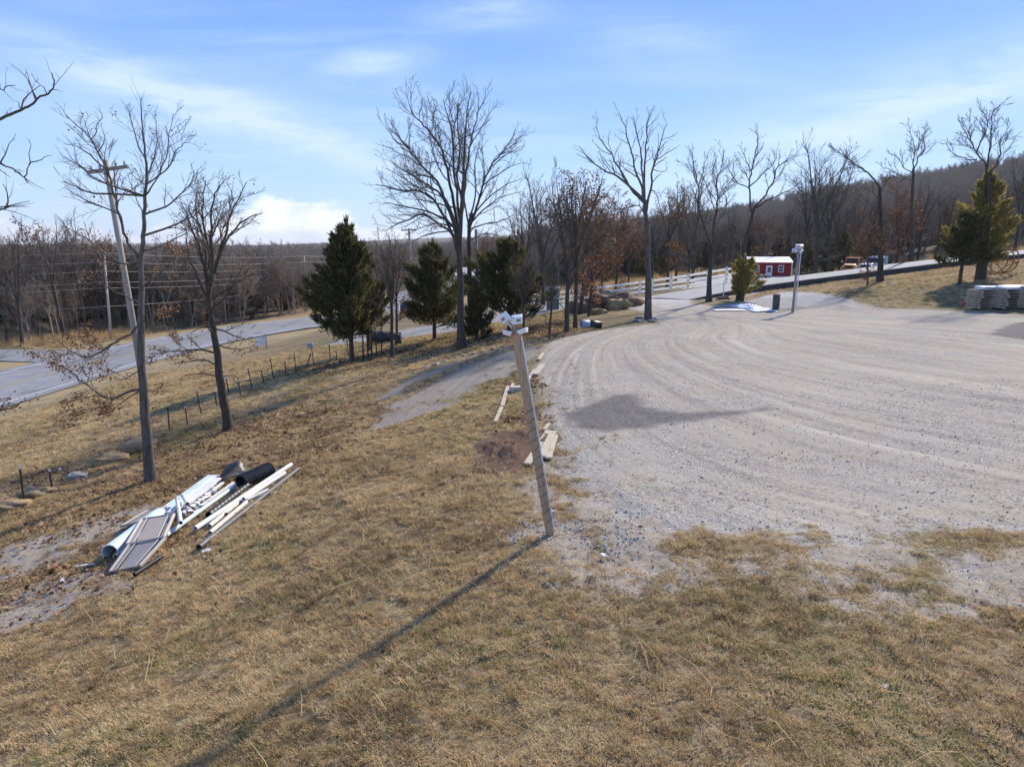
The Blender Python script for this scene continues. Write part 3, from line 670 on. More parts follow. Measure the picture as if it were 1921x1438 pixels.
# ------------------------------------------------------------------ bare trees
def rnd(a, b): return random.uniform(a, b)
def perp(t):
    a = t.cross(V((rnd(-1, 1), rnd(-1, 1), rnd(-1, 1))))
    return a.normalized() if a.length > 1e-4 else V((1, 0, 0))
class Tree:
    """grows branches as tapering tubes; thick wood and fine twigs are kept apart, leaf spots are remembered"""
    def __init__(s, rmin=0.005, maxlev=4, spread=1.0):
        s.wood = MB(); s.twig = MB(); s.rmin = rmin; s.maxlev = maxlev; s.tips = []; s.spread = spread; s.nb = 0
    def draw(s, pts, rad, wood=False):
        m = s.wood if wood else s.twig
        r0 = rad[0]; n = 9 if r0 > .09 else 6 if r0 > .035 else 4 if r0 > .014 else 3
        m.tube(pts, rad, n, cap=False); s.nb += 1
    def path(s, p, d, L, r, up=0.10, wob=0.22, n=None, tip=0.35):
        n = n or max(3, min(8, int(L / 0.35) + 2)); pts = [p.copy()]; d = d.normalized(); st = L / n
        for i in range(n):
            d = d + perp(d) * rnd(0, wob) + V((0, 0, up)) * 0.5; d.normalize(); p = p + d * st; pts.append(p.copy())
        rad = [max(s.rmin, r * (1 - (1 - tip) * i / n)) for i in range(n + 1)]
        return pts, rad
    def kids(s, pts, rad, lev, dens=1.0, start=0.22, lk=0.55, leaf=0):
        """side branches along a drawn limb"""
        if lev > s.maxlev: return
        L = sum((pts[i + 1] - pts[i]).length for i in range(len(pts) - 1))
        n = max(2, int(dens * (L * (2.0 if lev <= 2 else 4.4) + 1.3)))
        for k in range(n):
            u = start + (1 - start) * (k + rnd(0.1, 0.9)) / n; f = u * (len(pts) - 1); i = min(int(f), len(pts) - 2); f -= i
            p = pts[i].lerp(pts[i + 1], f); r = rad[i] * (1 - f) + rad[i + 1] * f; t = (pts[i + 1] - pts[i]).normalized()
            ang = rnd(0.45, 0.95) * s.spread; d = t * math.cos(ang) + perp(t) * math.sin(ang)
            d.z += 0.18; d.normalize()
            l2 = L * lk * (1.15 - 0.78 * u) * rnd(0.6, 1.25)
            if l2 < 0.10: continue
            r2 = max(s.rmin, r * rnd(0.42, 0.68))
            pp, rr = s.path(p, d, l2, r2, up=rnd(0.02, 0.2), wob=0.42, n=None if l2 > 0.8 else 3)
            s.draw(pp, rr); s.tips += [(q, lev) for q in pp[1:]]
            if r2 > s.rmin * 1.02 or lev < 3: s.kids(pp, rr, lev + 1, dens, 0.2, lk, leaf)
    def leaves(s, spots, size, n=1, spread=0.12):
        m = MB()
        for q in spots:
            for _ in range(n):
                c = q + V((rnd(-1, 1), rnd(-1, 1), rnd(-1.1, 0.6))) * spread; a = perp(V((0, 0, 1))); a.z += rnd(-.8, .5); a.normalize()
                b = perp(a); l = size * rnd(.6, 1.3); w_ = l * rnd(.3, .5); e = c + a * l; k = a.cross(b) * l * rnd(-.25, .25)
                m.quad(c, c + a * l * .5 + b * w_ + k, e, c + a * l * .5 - b * w_ + k)
        return m
def traced(name, Y, trunk, limbs, seed, label, group=None, rbase=0.16, rmin=0.006, lev=4, dens=1.0, leafy=None, bark='bark', depth=1.0, lsize=0.07, parentw=None, nleaf=2, leafmat='tanleaf', lk=0.42, lt=0.0125):
    """an oak drawn from its own limbs, each limb leaning towards or away in depth as it grows out"""
    random.seed(seed); T = Tree(rmin, lev)
    bx, by, bz = at(*trunk[0][:2], Y); bz = min(bz, tz(bx, by)) - 0.12 if parentw is None else bz
    mpp = Y / FPX * 1.03
    tp = [V(at(p[0], p[1], Y)) for p in trunk]; tp[0].z = tz(tp[0].x, tp[0].y) - 0.15 if parentw is None else tp[0].z
    base = tp[0].copy()
    # subdivide with a little wobble
    def dense(pts, k=3, wob=0.03):
        pts = [np.array(p) for p in pts]; a = smooth_line([p for p in pts], k); out = []
        for i, p in enumerate(a):
            w_ = wob if 0 < i < len(a) - 1 else 0
            out.append(V(p) + V((rnd(-w_, w_), rnd(-w_, w_), rnd(-w_, w_) * .5)))
        return out
    td = dense(tp, 3, 0.02); m = len(td)
    tip_r = 0.07 if len(trunk) > 7 else 0.5
    cum = [0.0]
    for i in range(m - 1): cum.append(cum[-1] + (td[i + 1] - td[i]).length)
    tr = [max(rmin * 1.5, rbase * (tip_r + (1 - tip_r) * (1 - cum[i] / cum[-1]) ** 1.1)) for i in range(m)]; tr[0] = rbase * 1.45; tr[1] = rbase * 1.1
    T.draw(td, tr, wood=True)
    if len(trunk) > 4: T.kids(td[m // 2:], [r * .5 for r in tr[m // 2:]], 3, dens * .6, 0.1, lk)
    for lb in limbs:
        pts = [V(at(q[0], q[1], Y)) for q in lb]
        j = min(range(m), key=lambda i: (td[i] - pts[0]).length); r0 = min(tr[j] * 0.72, rbase * .55)
        if (td[j] - pts[0]).length < 0.9: pts[0] = td[j].copy()
        else: r0 = rbase * .3
        L = sum((pts[i + 1] - pts[i]).length for i in range(len(pts) - 1)); a = rnd(-1, 1) * depth; a = a if abs(a) > .25 else .5 * (1 if a > 0 else -1)
        acc = 0
        flat = list(pts)
        for i in range(1, len(pts)):
            acc += (flat[i] - flat[i - 1]).length; pts[i] = V(at(lb[i][0], lb[i][1], Y + a * .55 * acc + (pts[0].y - Y)))
        r0 = min(r0, 0.010 + L * lt)
        ld = dense(pts, 3, 0.010 + 0.0011 * Y); n = len(ld)
        lr = [max(rmin, r0 * (1 - .80 * (i / (n - 1)))) for i in range(n)]
        T.draw(ld, lr, wood=True); T.tips += [(q, 2) for q in ld[2:]]
        T.kids(ld, lr, 2, dens, 0.22, lk)
    root = empty(name, base); inv = Matrix.Translation(-base)
    for mb_, nm, mt in ((T.wood, 'trunk', bark), (T.twig, 'crown', 'twig')):
        mb_.v = [(v[0] - base.x, v[1] - base.y, v[2] - base.z) for v in mb_.v]
        mb_.build(nm, M[mt], root, smooth=True)
    if leafy:
        spots = [q for q, l in T.tips if leafy(q, proj(*q)) > random.random()]
        lm = T.leaves(spots, lsize, nleaf); lm.v = [(v[0] - base.x, v[1] - base.y, v[2] - base.z) for v in lm.v]
        if lm.v: tag(lm.build('dead_leaves', M[leafmat], root), kind='stuff')
    tag(root, label, 'tree', group)
    return root

GH = 'bare oaks standing round the yard'
traced('oak_tree', 17.0, [(283,905),(277,830),(269,727),(265,635),(264,540),(266,470),(269,430),(272,388),(276,325),(271,275),(267,225),(265,182)],
 [[(262,490),(246,462),(233,438),(222,392),(210,350),(200,317),(185,285),(172,260),(150,240),(122,215)], [(207,354),(185,340),(150,310),(118,295)], [(210,362),(180,362),(150,352),(118,340)], [(200,317),(170,290),(145,275),(118,270)],
  [(172,260),(182,240),(192,215),(186,207)], [(185,285),(196,260),(190,232)], [(213,372),(228,350),(245,325)], [(277,377),(291,340),(310,297),(318,255),(325,212)], [(291,350),(312,320),(330,285),(346,270),(362,258)],
  [(274,402),(312,387),(342,362),(360,340),(373,316)], [(270,440),(325,422),(360,405),(398,378)], [(268,478),(292,465),(332,446),(376,424)], [(258,500),(230,494),(190,470),(160,445),(118,425)], [(272,300),(255,260),(245,225),(242,200)], [(276,330),(290,300),(295,260),(290,215)], [(274,350),(255,335),(240,312)],
  [(265,615),(245,626),(217,642),(195,657),(175,667),(150,667),(125,652),(107,635)], [(267,727),(240,735),(207,747),(175,732),(150,712),(125,692),(92,681)], [(267,600),(285,595),(310,588),(326,575)], [(266,560),(235,555),(210,545),(185,530),(160,520)], [(264,540),(290,520),(318,500),(345,490)], [(240,735),(222,758),(205,775)], [(268,690),(252,700),(230,712),(205,708)], [(268,740),(285,735),(305,722)]],
 11, 'tall bare oak left of the pipe pile with dead tan leaves on its low branches', GH, 0.145, 0.0036, 4, 1.6, lt=0.0105, lk=0.48,
 leafy=lambda q, p: (0.62 if p[1] > 560 else 0.18 if p[1] > 430 else 0.012) * (0.3 + 1.4 * float(vnoise(np.array([q.x]), np.array([q.z + q.y]), 2.2, 3)[0] > .5)), bark='bark_pale', lsize=0.06, nleaf=5)
traced('oak_tree', 21.5, [(428,808),(424,770),(412,707),(405,645),(397,600),(391,552)],
 [[(391,550),(383,510),(372,460),(352,410),(338,380)], [(391,552),(388,500),(380,440),(368,400),(372,352)], [(391,552),(392,480),(382,420),(380,380),(386,338)], [(391,552),(398,480),(395,430),(400,375),(411,348)], [(392,552),(410,480),(425,430),(440,390),(462,342)], [(392,552),(420,460),(450,420),(482,402)],
  [(393,565),(370,520),(355,480),(350,430)], [(393,570),(430,540),(460,520),(484,512)], [(400,657),(370,655),(315,660),(280,664)], [(403,680),(385,675),(350,678),(324,682)], [(397,620),(375,615),(350,628)], [(405,705),(380,700),(345,706)], [(401,615),(430,625),(455,635),(482,641)], [(406,645),(440,655),(472,651)], [(411,700),(435,704),(447,709)], [(394,575),(420,560),(440,530),(455,495)], [(393,580),(360,560),(335,540),(322,510)]],
 23, 'smaller dark-trunked oak with low leafy twigs right of the tall left oak', GH, 0.160, 0.0048, 4, 1.3, lt=0.0135,
 leafy=lambda q, p: (0.45 if p[1] > 590 else 0.22 if p[1] > 450 else 0.03), lsize=0.065, nleaf=4)
traced('oak_tree', 32.0, [(866,655),(864,580),(863,520),(862,470),(864,410),(868,360),(870,310),(874,235),(878,200),(884,172)],
 [[(861,420),(859,372),(852,322),(846,242),(840,220),(832,187)], [(861,440),(851,380),(842,335),(830,285),(810,252),(790,230),(775,215),(768,198)], [(861,445),(840,385),(820,340),(790,310),(765,277),(747,255),(728,239)], [(861,455),(830,372),(800,345),(762,322),(735,302)],
  [(862,470),(835,410),(810,372),(785,358),(755,357),(725,350),(705,346)], [(862,480),(850,425),(820,405),(785,392),(752,385),(722,380)], [(862,500),(852,445),(830,425),(792,402),(768,412),(745,420),(725,432)], [(864,410),(872,340),(880,290),(887,255),(897,212),(912,182)], [(868,380),(858,330),(864,280),(858,230),(860,195)], [(820,340),(800,330),(770,330),(740,322)], [(810,252),(795,262),(775,268)], [(830,425),(800,440),(775,455)], [(852,322),(835,300),(825,265),(815,235)], [(850,425),(825,420),(795,425),(760,440)], [(887,255),(905,238),(918,225)], [(840,385),(815,380),(790,375),(760,372)], [(862,520),(840,490),(815,480),(790,485)]],
 31, 'tallest bare oak with a wide fan of limbs beside the gravel ramp', GH, 0.205, 0.0062, 4, 1.0, depth=1.2, leafy=lambda q, p: 0.012)
traced('oak_tree', 38.0, [(882,632),(882,555),(880,470),(880,430),(884,400)],
 [[(880,430),(890,400),(900,370),(905,345),(925,305),(945,285),(958,262),(968,243)], [(886,410),(915,372),(945,350),(977,334)], [(884,415),(905,395),(935,372),(978,360)], [(884,430),(910,420),(940,415),(966,400)], [(918,315),(950,290),(982,274)], [(880,430),(872,380),(868,330),(876,290)], [(903,350),(930,330),(960,312),(987,305)], [(884,400),(893,350),(890,310),(900,270)], [(880,450),(905,440),(930,440),(955,450)]],
 37, 'second bare oak close behind the tallest oak, limbs spreading right', GH, 0.18, 0.0068, 4, 1.0, depth=1.2, leafy=lambda q, p: 0.02)
traced('oak_tree', 36.5, [(1215,600),(1216,560),(1215,450),(1211,405),(1209,375)],
 [[(1210,385),(1187,360),(1167,325),(1147,290),(1127,260),(1117,237)], [(1190,360),(1160,330),(1135,322),(1110,300),(1087,275)], [(1209,378),(1200,340),(1190,310),(1180,270),(1172,237),(1161,212)], [(1209,375),(1210,325),(1212,275),(1215,232),(1222,212)], [(1208,360),(1205,330),(1202,287),(1195,257),(1187,217)], [(1212,400),(1220,355),(1225,317),(1232,297),(1240,262),(1252,232)], [(1225,318),(1235,322),(1251,320),(1250,303)], [(1230,300),(1260,282),(1272,275)], [(1211,408),(1197,386),(1160,392),(1135,385)], [(1180,270),(1165,262),(1152,250)], [(1147,290),(1130,282),(1110,262)], [(1213,270),(1222,250),(1235,235)]],
 41, 'bare oak with a spotted trunk on the tip of grass by the gravel', GH, 0.205, 0.0075, 4, 0.85, depth=0.9, bark='bark_pale', lk=0.34)
traced('oak_tree', 46.0, [(1330,566),(1331,520),(1334,482),(1330,450)],
 [[(1333,480),(1325,437),(1312,387),(1310,350),(1300,325),(1285,307)], [(1311,350),(1316,330),(1322,307),(1330,282)], [(1308,340),(1302,310),(1298,295),(1292,277)], [(1333,480),(1337,450),(1342,400),(1347,375),(1345,340),(1352,320),(1357,280)], [(1347,375),(1362,350),(1382,327)], [(1343,400),(1362,385),(1378,365)], [(1318,405),(1300,385),(1288,360)], [(1345,340),(1338,315),(1340,290)]],
 43, 'dark forked oak between the spotted oak and the juniper bush', GH, 0.19, 0.0085, 4, 0.95, depth=1.0, leafy=lambda q, p: 0.05 if p[1] > 400 else .01, leafmat='russet', lsize=0.11)
traced('oak_tree', 46.5, [(1386,562),(1388,530),(1397,462),(1410,412),(1414,392)],
 [[(1412,400),(1406,370),(1406,342),(1410,320),(1415,295),(1422,262),(1420,250)], [(1406,345),(1397,325),(1375,305)], [(1409,322),(1397,292),(1385,272)], [(1406,350),(1427,330),(1450,308),(1460,275)], [(1414,392),(1435,367),(1450,340),(1460,312),(1485,295),(1498,283)], [(1418,392),(1450,370),(1480,357),(1502,342)], [(1450,340),(1470,320),(1478,295)], [(1398,458),(1385,440),(1378,425)], [(1402,440),(1425,435),(1445,440)], [(1415,295),(1428,280),(1433,268)]],
 47, 'leaning oak growing through the juniper bush left of the red shed', GH, 0.19, 0.0085, 4, 1.0, depth=1.0)
traced('oak_tree', 47.0, [(1842,517),(1850,455),(1855,355),(1852,330)],
 [[(1852,330),(1850,312),(1832,287),(1822,267),(1810,247),(1797,225)], [(1832,287),(1840,265),(1852,235),(1837,195)], [(1854,330),(1855,290),(1860,245),(1862,215),(1876,196)], [(1853,330),(1875,300),(1876,265),(1897,230)], [(1833,300),(1810,297),(1785,285),(1775,267)], [(1860,245),(1868,220),(1872,205)], [(1822,267),(1818,235),(1822,210)], [(1876,275),(1890,262),(1905,262)]],
 53, 'bare oak rising behind the olive cedars at the right', GH, 0.24, 0.011, 4, 1.3, depth=1.0)
traced('oak_tree', 52.0, [(1652,525),(1652,470),(1652,405),(1650,350)],
 [[(1650,352),(1635,330),(1618,316),(1600,305),(1580,290),(1560,275)], [(1651,370),(1665,340),(1670,320)], [(1652,400),(1630,380),(1615,375)], [(1652,420),(1680,400),(1700,395)], [(1652,440),(1675,440),(1705,455)], [(1652,450),(1625,440),(1590,420)], [(1651,380),(1640,360),(1620,350)], [(1652,430),(1640,410),(1610,400)]],
 59, 'oak with one long limb leaning left and russet leaves above the drive', GH, 0.22, 0.012, 4, 1.2, depth=1.0, leafy=lambda q, p: 0.30 if p[1] > 350 else 0.02, leafmat='russet', lsize=0.13)
traced('oak_tree', 66.0, [(1712,486),(1711,440),(1710,380),(1714,325)],
 [[(1714,328),(1712,305),(1717,285),(1713,262),(1702,230)], [(1714,325),(1722,297),(1735,280),(1732,255),(1741,240)], [(1712,330),(1695,312),(1685,297),(1667,285)], [(1711,345),(1690,330),(1670,318),(1652,312)], [(1711,380),(1690,365),(1670,360)], [(1717,285),(1726,265),(1722,242)]],
 61, 'slim dark oak standing alone on the far side of the concrete drive', GH, 0.24, 0.013, 4, 1.1, depth=1.0)
traced('oak_tree', 14.0, [(-150,1010),(-150,800),(-148,560),(-140,360),(-130,200),(-125,60)],
 [[(-138,330),(-60,236),(0,222),(30,210),(55,200),(75,181),(95,172),(102,152),(97,137)], [(68,190),(60,162),(48,130)], [(92,173),(105,168),(119,172)], [(40,205),(35,193),(28,190)], [(-145,420),(-40,292),(0,307),(30,320),(45,335),(52,343)], [(45,333),(55,305),(54,260)], [(54,308),(75,298),(99,291)], [(0,307),(15,282),(30,250)], [(-147,470),(-30,398),(0,393),(10,390),(16,370),(5,345)], [(8,390),(30,387),(55,388)], [(-140,260),(-20,150),(2,168),(12,163),(30,160)], [(-140,200),(-200,80),(-260,0)], [(-145,350),(-220,260),(-300,200)],
  [(-150,900),(-60,800),(0,770),(22,765),(42,752)], [(-149,760),(-90,720),(-40,710)]],
 67, 'bare limbs of an oak reaching in at the left edge of the sky', GH, 0.15, 0.003, 4, 0.75, depth=0.35, bark='bark', lk=0.3, lt=0.008, leafy=lambda q, p: 0.8 if p[1] > 700 else 0.0, lsize=0.06, nleaf=4)

# ---- oaks of the wood's edge: a few grown forms, each used many times
def grown(seed, H, rb, fork, rmin, lev, dens, wide, leafp, leafmat, lsize=0.12, lean=0.0):
    random.seed(seed); T = Tree(rmin, lev)
    n = 7; d = V((lean, rnd(-.05, .05), 1)); pts, rad = T.path(V((0, 0, -0.2)), d, H * (fork + .1), rb, up=.06, wob=.07, n=n, tip=.6)
    rad[0] *= 1.4; T.draw(pts, rad, wood=True)
    for k in range(5):
        a = k * 2.4 + rnd(-.5, .5); i = n - rnd(0, 2.4); p = pts[min(n, int(i))]
        out = wide * rnd(.25, .95); dd = V((math.cos(a) * out, math.sin(a) * out, 1)); L = H * (1 - fork) * rnd(.75, 1.1)
        pp, rr = T.path(p, dd, L, rb * rnd(.38, .58), up=.12, wob=.17, n=7, tip=.2); T.draw(pp, rr, wood=True); T.tips += [(q, 2) for q in pp]
        T.kids(pp, rr, 2, dens, .2, .48)
    for k in range(4):
        p = pts[2 + k % 4].lerp(pts[3 + k % 4], rnd(0, 1)); a = rnd(0, 6.28); dd = V((math.cos(a), math.sin(a), .35))
        pp, rr = T.path(p, dd, H * rnd(.14, .28), rb * .22, up=.05, wob=.2, n=4); T.draw(pp, rr); T.tips += [(q, 2) for q in pp]; T.kids(pp, rr, 3, dens, .2, .5)
    lm = T.leaves([q for q, l in T.tips if random.random() < leafp * (1.5 if q.z < H * .55 else .35)], lsize, 2, .2) if leafp else None
    return T.wood, T.twig, lm, leafmat
def proto(seed, *a, bark='bark', name='oak_tree', **k):
    wood, twig, lm, lmat = grown(seed, *a, **k)
    root = empty(name); wood.build('trunk', M[bark], root, smooth=True); twig.build('crown', M['twig'], root, smooth=True)
    if lm and lm.v: tag(lm.build('dead_leaves', M[lmat], root), kind='stuff')
    return root
FORMS = [proto(101, 10.5, .17, .38, .010, 4, .85, .6, .03, 'russet'), proto(102, 9.5, .14, .45, .010, 4, .9, .5, .8, 'russet', lsize=.15), proto(103, 11.5, .19, .34, .011, 4, .8, .7, .01, 'tanleaf'),
         proto(104, 8.0, .12, .3, .010, 4, 1.0, .6, 1.0, 'russet', lsize=.16), proto(105, 10.0, .15, .5, .010, 4, .9, .4, .06, 'tanleaf', lean=.1), proto(106, 12.0, .17, .42, .011, 4, .8, .65, .0, 'tanleaf')]
used = set()
def place(form, x, y, sc, rz, label, group, lean=0.0, dz=0.0):
    o = FORMS[form] if form not in used else copy_tree(FORMS[form]); used.add(form)
    o.location = (x, y, tz(x, y) - .05 + dz); o.rotation_euler = (lean, 0, rz); o.scale = (sc, sc, sc)
    tag(o, label, 'tree', group); return o
def place_px(form, px, py, Y, top, rz, label, group, ref=None):
    """stand a form so that its foot and its top meet the given picture heights"""
    x, y, z = at(px, py, Y); g = tz(x, y); zt = at(px, top, Y)[2]
    Hs = [10.5, 9.5, 11.5, 8.0, 10.0, 12.0][form] * 1.0
    return place(form, x, y, max(.25, (zt - g) / Hs), rz, label, group)
GS = 'slim oaks on the grass left of the gravel'
place_px(4, 1030, 625, 31.5, 470, .3, 'thin sapling oak, leftmost of the row at the gravel edge by the small cedar', GS)
place_px(0, 1063, 624, 31.8, 310, 1.2, 'grey oak at the gravel edge, middle of the row near the blue bucket', GS)
place_px(1, 1079, 617, 33.0, 308, 2.2, 'russet-leaved oak right beside the blue bucket', GS)
place_px(3, 1104, 588, 41.0, 380, 4.0, 'russet oak with a leaning trunk in front of the boulder mound', GS)
place_px(4, 1089, 583, 43.0, 330, 5.0, 'straight slim oak directly left of the boulder mound', GS)
place_px(2, 983, 632, 33.5, 470, 2.0, 'thin trunk standing under the small cedar near the ramp', GS)
place_px(4, 735, 677, 33.8, 420, 1.0, 'slim bare oak between the two left cedars', GS)
place_px(1, 746, 640, 43.0, 455, 3.1, 'sapling with russet leaves by the black stump between the left cedars', GS)
place_px(2, 1530, 512, 84.0, 268, .4, 'wide-crowned bare oak at the wood edge just right of the lamp pole', GS)
place_px(5, 1556, 512, 86.0, 290, 1.4, 'bare oak at the wood edge left of the orange truck', GS)
place_px(3, 1628, 532, 50.0, 420, .8, 'sapling beside the drive left of the long-limbed oak', GS)
place_px(0, 1290, 556, 76.0, 385, 2.6, 'oak with russet twigs behind the white fence', GS)
place_px(1, 1250, 556, 78.0, 345, .9, 'russet oak seen between the spotted oak and the white fence posts', GS)
RW, LW = [], []
for k, (px, Y, top, f) in enumerate([(1180, 82, 420, 0), (1225, 88, 400, 2), (1130, 80, 410, 5), (1010, 84, 400, 4), (955, 88, 420, 0), (1370, 95, 400, 2), (1345, 98, 420, 0), (1470, 99, 375, 4), (1600, 96, 350, 0), (1680, 97, 350, 3), (1750, 90, 345, 5), (1780, 88, 370, 1), (1900, 82, 300, 2), (1870, 90, 330, 0),
                                     (1070, 92, 430, 3), (1200, 100, 410, 1), (1290, 100, 400, 5), (1430, 104, 395, 1), (1500, 106, 385, 0), (1570, 104, 365, 2), (1640, 106, 355, 4), (1720, 104, 345, 0), (1820, 100, 330, 4), (905, 92, 440, 1), (850, 100, 450, 5), (1940, 95, 300, 0), (1268, 84, 340, 4), (1300, 90, 330, 0), (1155, 74, 375, 3), (1112, 72, 350, 5), (1020, 70, 330, 2), (985, 74, 345, 0), (1500, 90, 300, 5)]):
    RW.append((px, place_px(f, px, 500, Y, top + rnd(-8, 8), k * 1.7, None, 'bare oaks along the wood edge on the right')))
for k, (px, Y, top, f) in enumerate([(-60, 66, 420, 0), (10, 68, 440, 1), (38, 66, 428, 2), (70, 72, 445, 4), (120, 71, 395, 5), (160, 76, 420, 0), (150, 80, 410, 2), (215, 82, 440, 1), (255, 84, 450, 4), (300, 84, 440, 5), (345, 88, 455, 0), (390, 90, 450, 3), (430, 93, 455, 2), (470, 96, 460, 1), (505, 98, 465, 4), (540, 104, 470, 0),
                                     (100, 84, 430, 3), (230, 95, 445, 0), (320, 98, 455, 1), (410, 104, 455, 5), (480, 110, 462, 2), (630, 116, 462, 4), (690, 118, 458, 1), (-20, 82, 430, 5), (45, 88, 440, 4), (730, 125, 455, 0)]):
    LW.append((px, place_px(f, px, 620, Y, top + rnd(-6, 6), k * 2.1, None, 'bare oaks along the wood edge across the highway')))
for lst, txt in ((RW, 'bare grey oak, %s from left, at the edge of the right-hand wood'), (LW, 'bare grey oak, %s from left, at the wood edge across the highway')):
    for k, (px, o) in enumerate(sorted(lst, key=lambda a: a[0])): o['label'] = txt % ORD[k]

# ------------------------------------------------------------------ cedars
def cedar_mesh(seed, H, W, low, n_limb, spray=0.26, apex=1.0, lop=0.0):
    """a red cedar: upswept boughs of unequal length, each a plume of short flat sprays, with gaps between"""
    random.seed(seed); wood = MB(); fol = MB()
    wood.tube([(0, 0, -.2), (0.03, 0, H * .3), (0, 0.03, H * .65), (0.02, 0, H * .97)], [.13, .10, .06, .012], 7, cap=False)
    def plume(p0, e, L, fat, n):
        mid = p0.lerp(e, .55) + V((0, 0, -.10 * L)); d = (e - p0).normalized()
        wood.tube([p0, mid, e], [.018 + L * .010, .014, .005], 4, cap=False)
        for i in range(n):
            f = .12 + .95 * math.sqrt(rnd(0, 1)) * rnd(.75, 1); f = min(f, 1.02); c = p0.lerp(mid, f / .55) if f < .55 else mid.lerp(e, (f - .55) / .45)
            w_ = fat * (.45 + .75 * math.sin(min(f, 1) * 2.6)) * max(.12, 1 - f * .78)
            q = c + V((rnd(-1, 1), rnd(-1, 1), rnd(-.7, .9))) * w_
            t = (d * rnd(.5, 1.3) + V((rnd(-.6, .6), rnd(-.6, .6), rnd(-.1, .9)))).normalized(); s_ = perp(t) * spray * rnd(.13, .25); l = spray * rnd(.6, 1.35)
            fol.quad(q - s_ * .5, q + s_ * .5, q + t * l * .62 + s_ * .55, q + t * l)
    nb = max(22, n_limb // 6)
    for k in range(nb):
        u = ((k + rnd(0, 1)) / nb) ** 1.1; z = low + (H * .93 - low) * u
        prof = W * min(1.0, 0.7 + 1.6 * u) * (1 - u) ** (.78 * apex)
        a = k * 2.39996 + rnd(-.5, .5); L = prof * rnd(.50, 1.22) * (1 + lop * math.cos(a)) + .18
        rise = rnd(.2, .7) + .7 * u; d = V((math.cos(a), math.sin(a), rise)).normalized(); p0 = V((0, 0, z - .1 * L))
        plume(p0, p0 + d * L * 1.08, L, .16 + .22 * L, int(60 + 130 * L))
    plume(V((0, 0, H * .70)), V((0.04, 0, H)), H * .3, .16, 170)
    for k in range(5):
        z = H * (.30 + .12 * k); plume(V((0, 0, z - .3)), V((rnd(-.2, .2), rnd(-.2, .2), z + .9)), 1.2, .30 * W * (1 - z / H) + .1, 150)
    return wood, fol
def cedar(name, seed, px, py, Y, top, W, low, n, label, fm='cedar', apex=1.0, lop=0.0, group='cedars round the yard', spray=.26):
    x, y, _ = at(px, py, Y); g = tz(x, y); H = at(px, top, Y)[2] - g
    wood, fol = cedar_mesh(seed, H, W, low, n, spray, apex, lop)
    root = empty(name, (x, y, g)); wood.build('trunk', M['cedarbark'], root, smooth=True); fol.build('crown', M[fm], root)
    tag(root, label, 'tree', group); return root
cedar('cedar_tree', 201, 660, 675, 35.0, 414, 2.45, 1.45, 420, 'large dark pointed cedar beside the wire fence', apex=.95, lop=-.06, spray=.30)
cedar('cedar_tree', 202, 692, 655, 40.0, 470, 1.7, 1.6, 170, 'cedar tucked behind the right side of the large dark cedar', apex=.9)
cedar('cedar_tree', 203, 815, 640, 40.0, 452, 2.4, .9, 330, 'broad cedar left of the tallest oak')
cedar('cedar_tree', 204, 955, 622, 36.5, 448, 2.5, 1.0, 330, 'cedar right behind the top of the leaning lamp post', lop=-.1)
cedar('cedar_tree', 205, 893, 648, 34.5, 545, .8, .2, 80, 'small bushy cedar at the foot of the tallest oak')
cedar('cedar_tree', 206, 1800, 530, 45.5, 395, 1.75, 1.4, 220, 'darker cedar in front at the left of the olive pair', 'cedar', group='cedars on the right slope', apex=.8)
cedar('cedar_tree', 207, 1832, 520, 47.5, 316, 2.3, 1.2, 380, 'taller olive cedar of the right-hand pair', 'cedar_olive', group='cedars on the right slope', apex=.95)
cedar('juniper_bush', 208, 1393, 556, 46.0, 492, 1.0, .45, 84, 'round juniper bush at the foot of the leaning oak by the shed', 'cedar_olive', apex=.30, group='cedars round the yard')
# background cedars, one form shared
_cw, _cf = cedar_mesh(209, 6.0, 1.6, .5, 120, .42)
cproto = empty('cedar_tree'); _cw.build('trunk', M['cedarbark'], cproto, smooth=True); _cf.build('crown', M['cedar'], cproto)
cl = [(290, 88, .95), (345, 92, .8), (365, 86, .7), (440, 98, .75), (480, 100, .9), (525, 102, .7), (555, 106, .8), (1200, 100, .7), (1140, 98, .7), (1545, 97, .9), (1600, 93, .8), (1575, 98, 1.0), (1510, 100, .8), (1640, 95, 1.0), (1240, 96, .55), (1470, 103, .8), (1320, 106, .8), (230, 92, .6)]
for k, (px, Y, sc) in enumerate(cl):
    o = cproto if k == 0 else copy_tree(cproto)
    x = at(px, 560, Y)[0]; o.location = (x, Y, tz(x, Y)); o.scale = (sc, sc, sc); o.rotation_euler = (0, 0, k * 1.3)
    side = 'across the highway' if px < 600 else 'on the right'
    nth = ORD[sum(1 for q in cl if q[0] < px and (q[0] < 600) == (px < 600))]
    tag(o, 'dark cedar in the wood %s, %s from the left' % (side, nth), 'tree', 'cedars in the wood ' + side)
# young trunks that share the big cedar's foot
random.seed(5)
for k, (px, top) in enumerate([(682, 560), (691, 555), (697, 560), (707, 545), (716, 535)]):
    x, y, z = at(px, 671, 36.0 + .15 * k); z = tz(x, y); H = at(px, top, 36)[2] - z
    T = Tree(.008, 3); pts, rad = T.path(V((0, 0, -.1)), V((rnd(-.04, .04), 0, 1)), H, .055 if k < 3 else .04, up=.1, wob=.05, n=5); T.draw(pts, rad, True); T.kids(pts, rad, 3, .8, .45, .35)
    r_ = empty('sapling', (x, y, z)); T.wood.build('trunk', M['bark'], r_, smooth=True); T.twig.build('crown', M['twig'], r_, smooth=True)
    lm = T.leaves([q for q, l in T.tips if random.random() < .5], .10, 2, .15)
    if lm.v: tag(lm.build('dead_leaves', M['russet'], r_), kind='stuff')
    tag(r_, '%s thin trunk to the right of the large dark cedar' % ORD[k], 'tree', 'thin trunks under the large cedar')

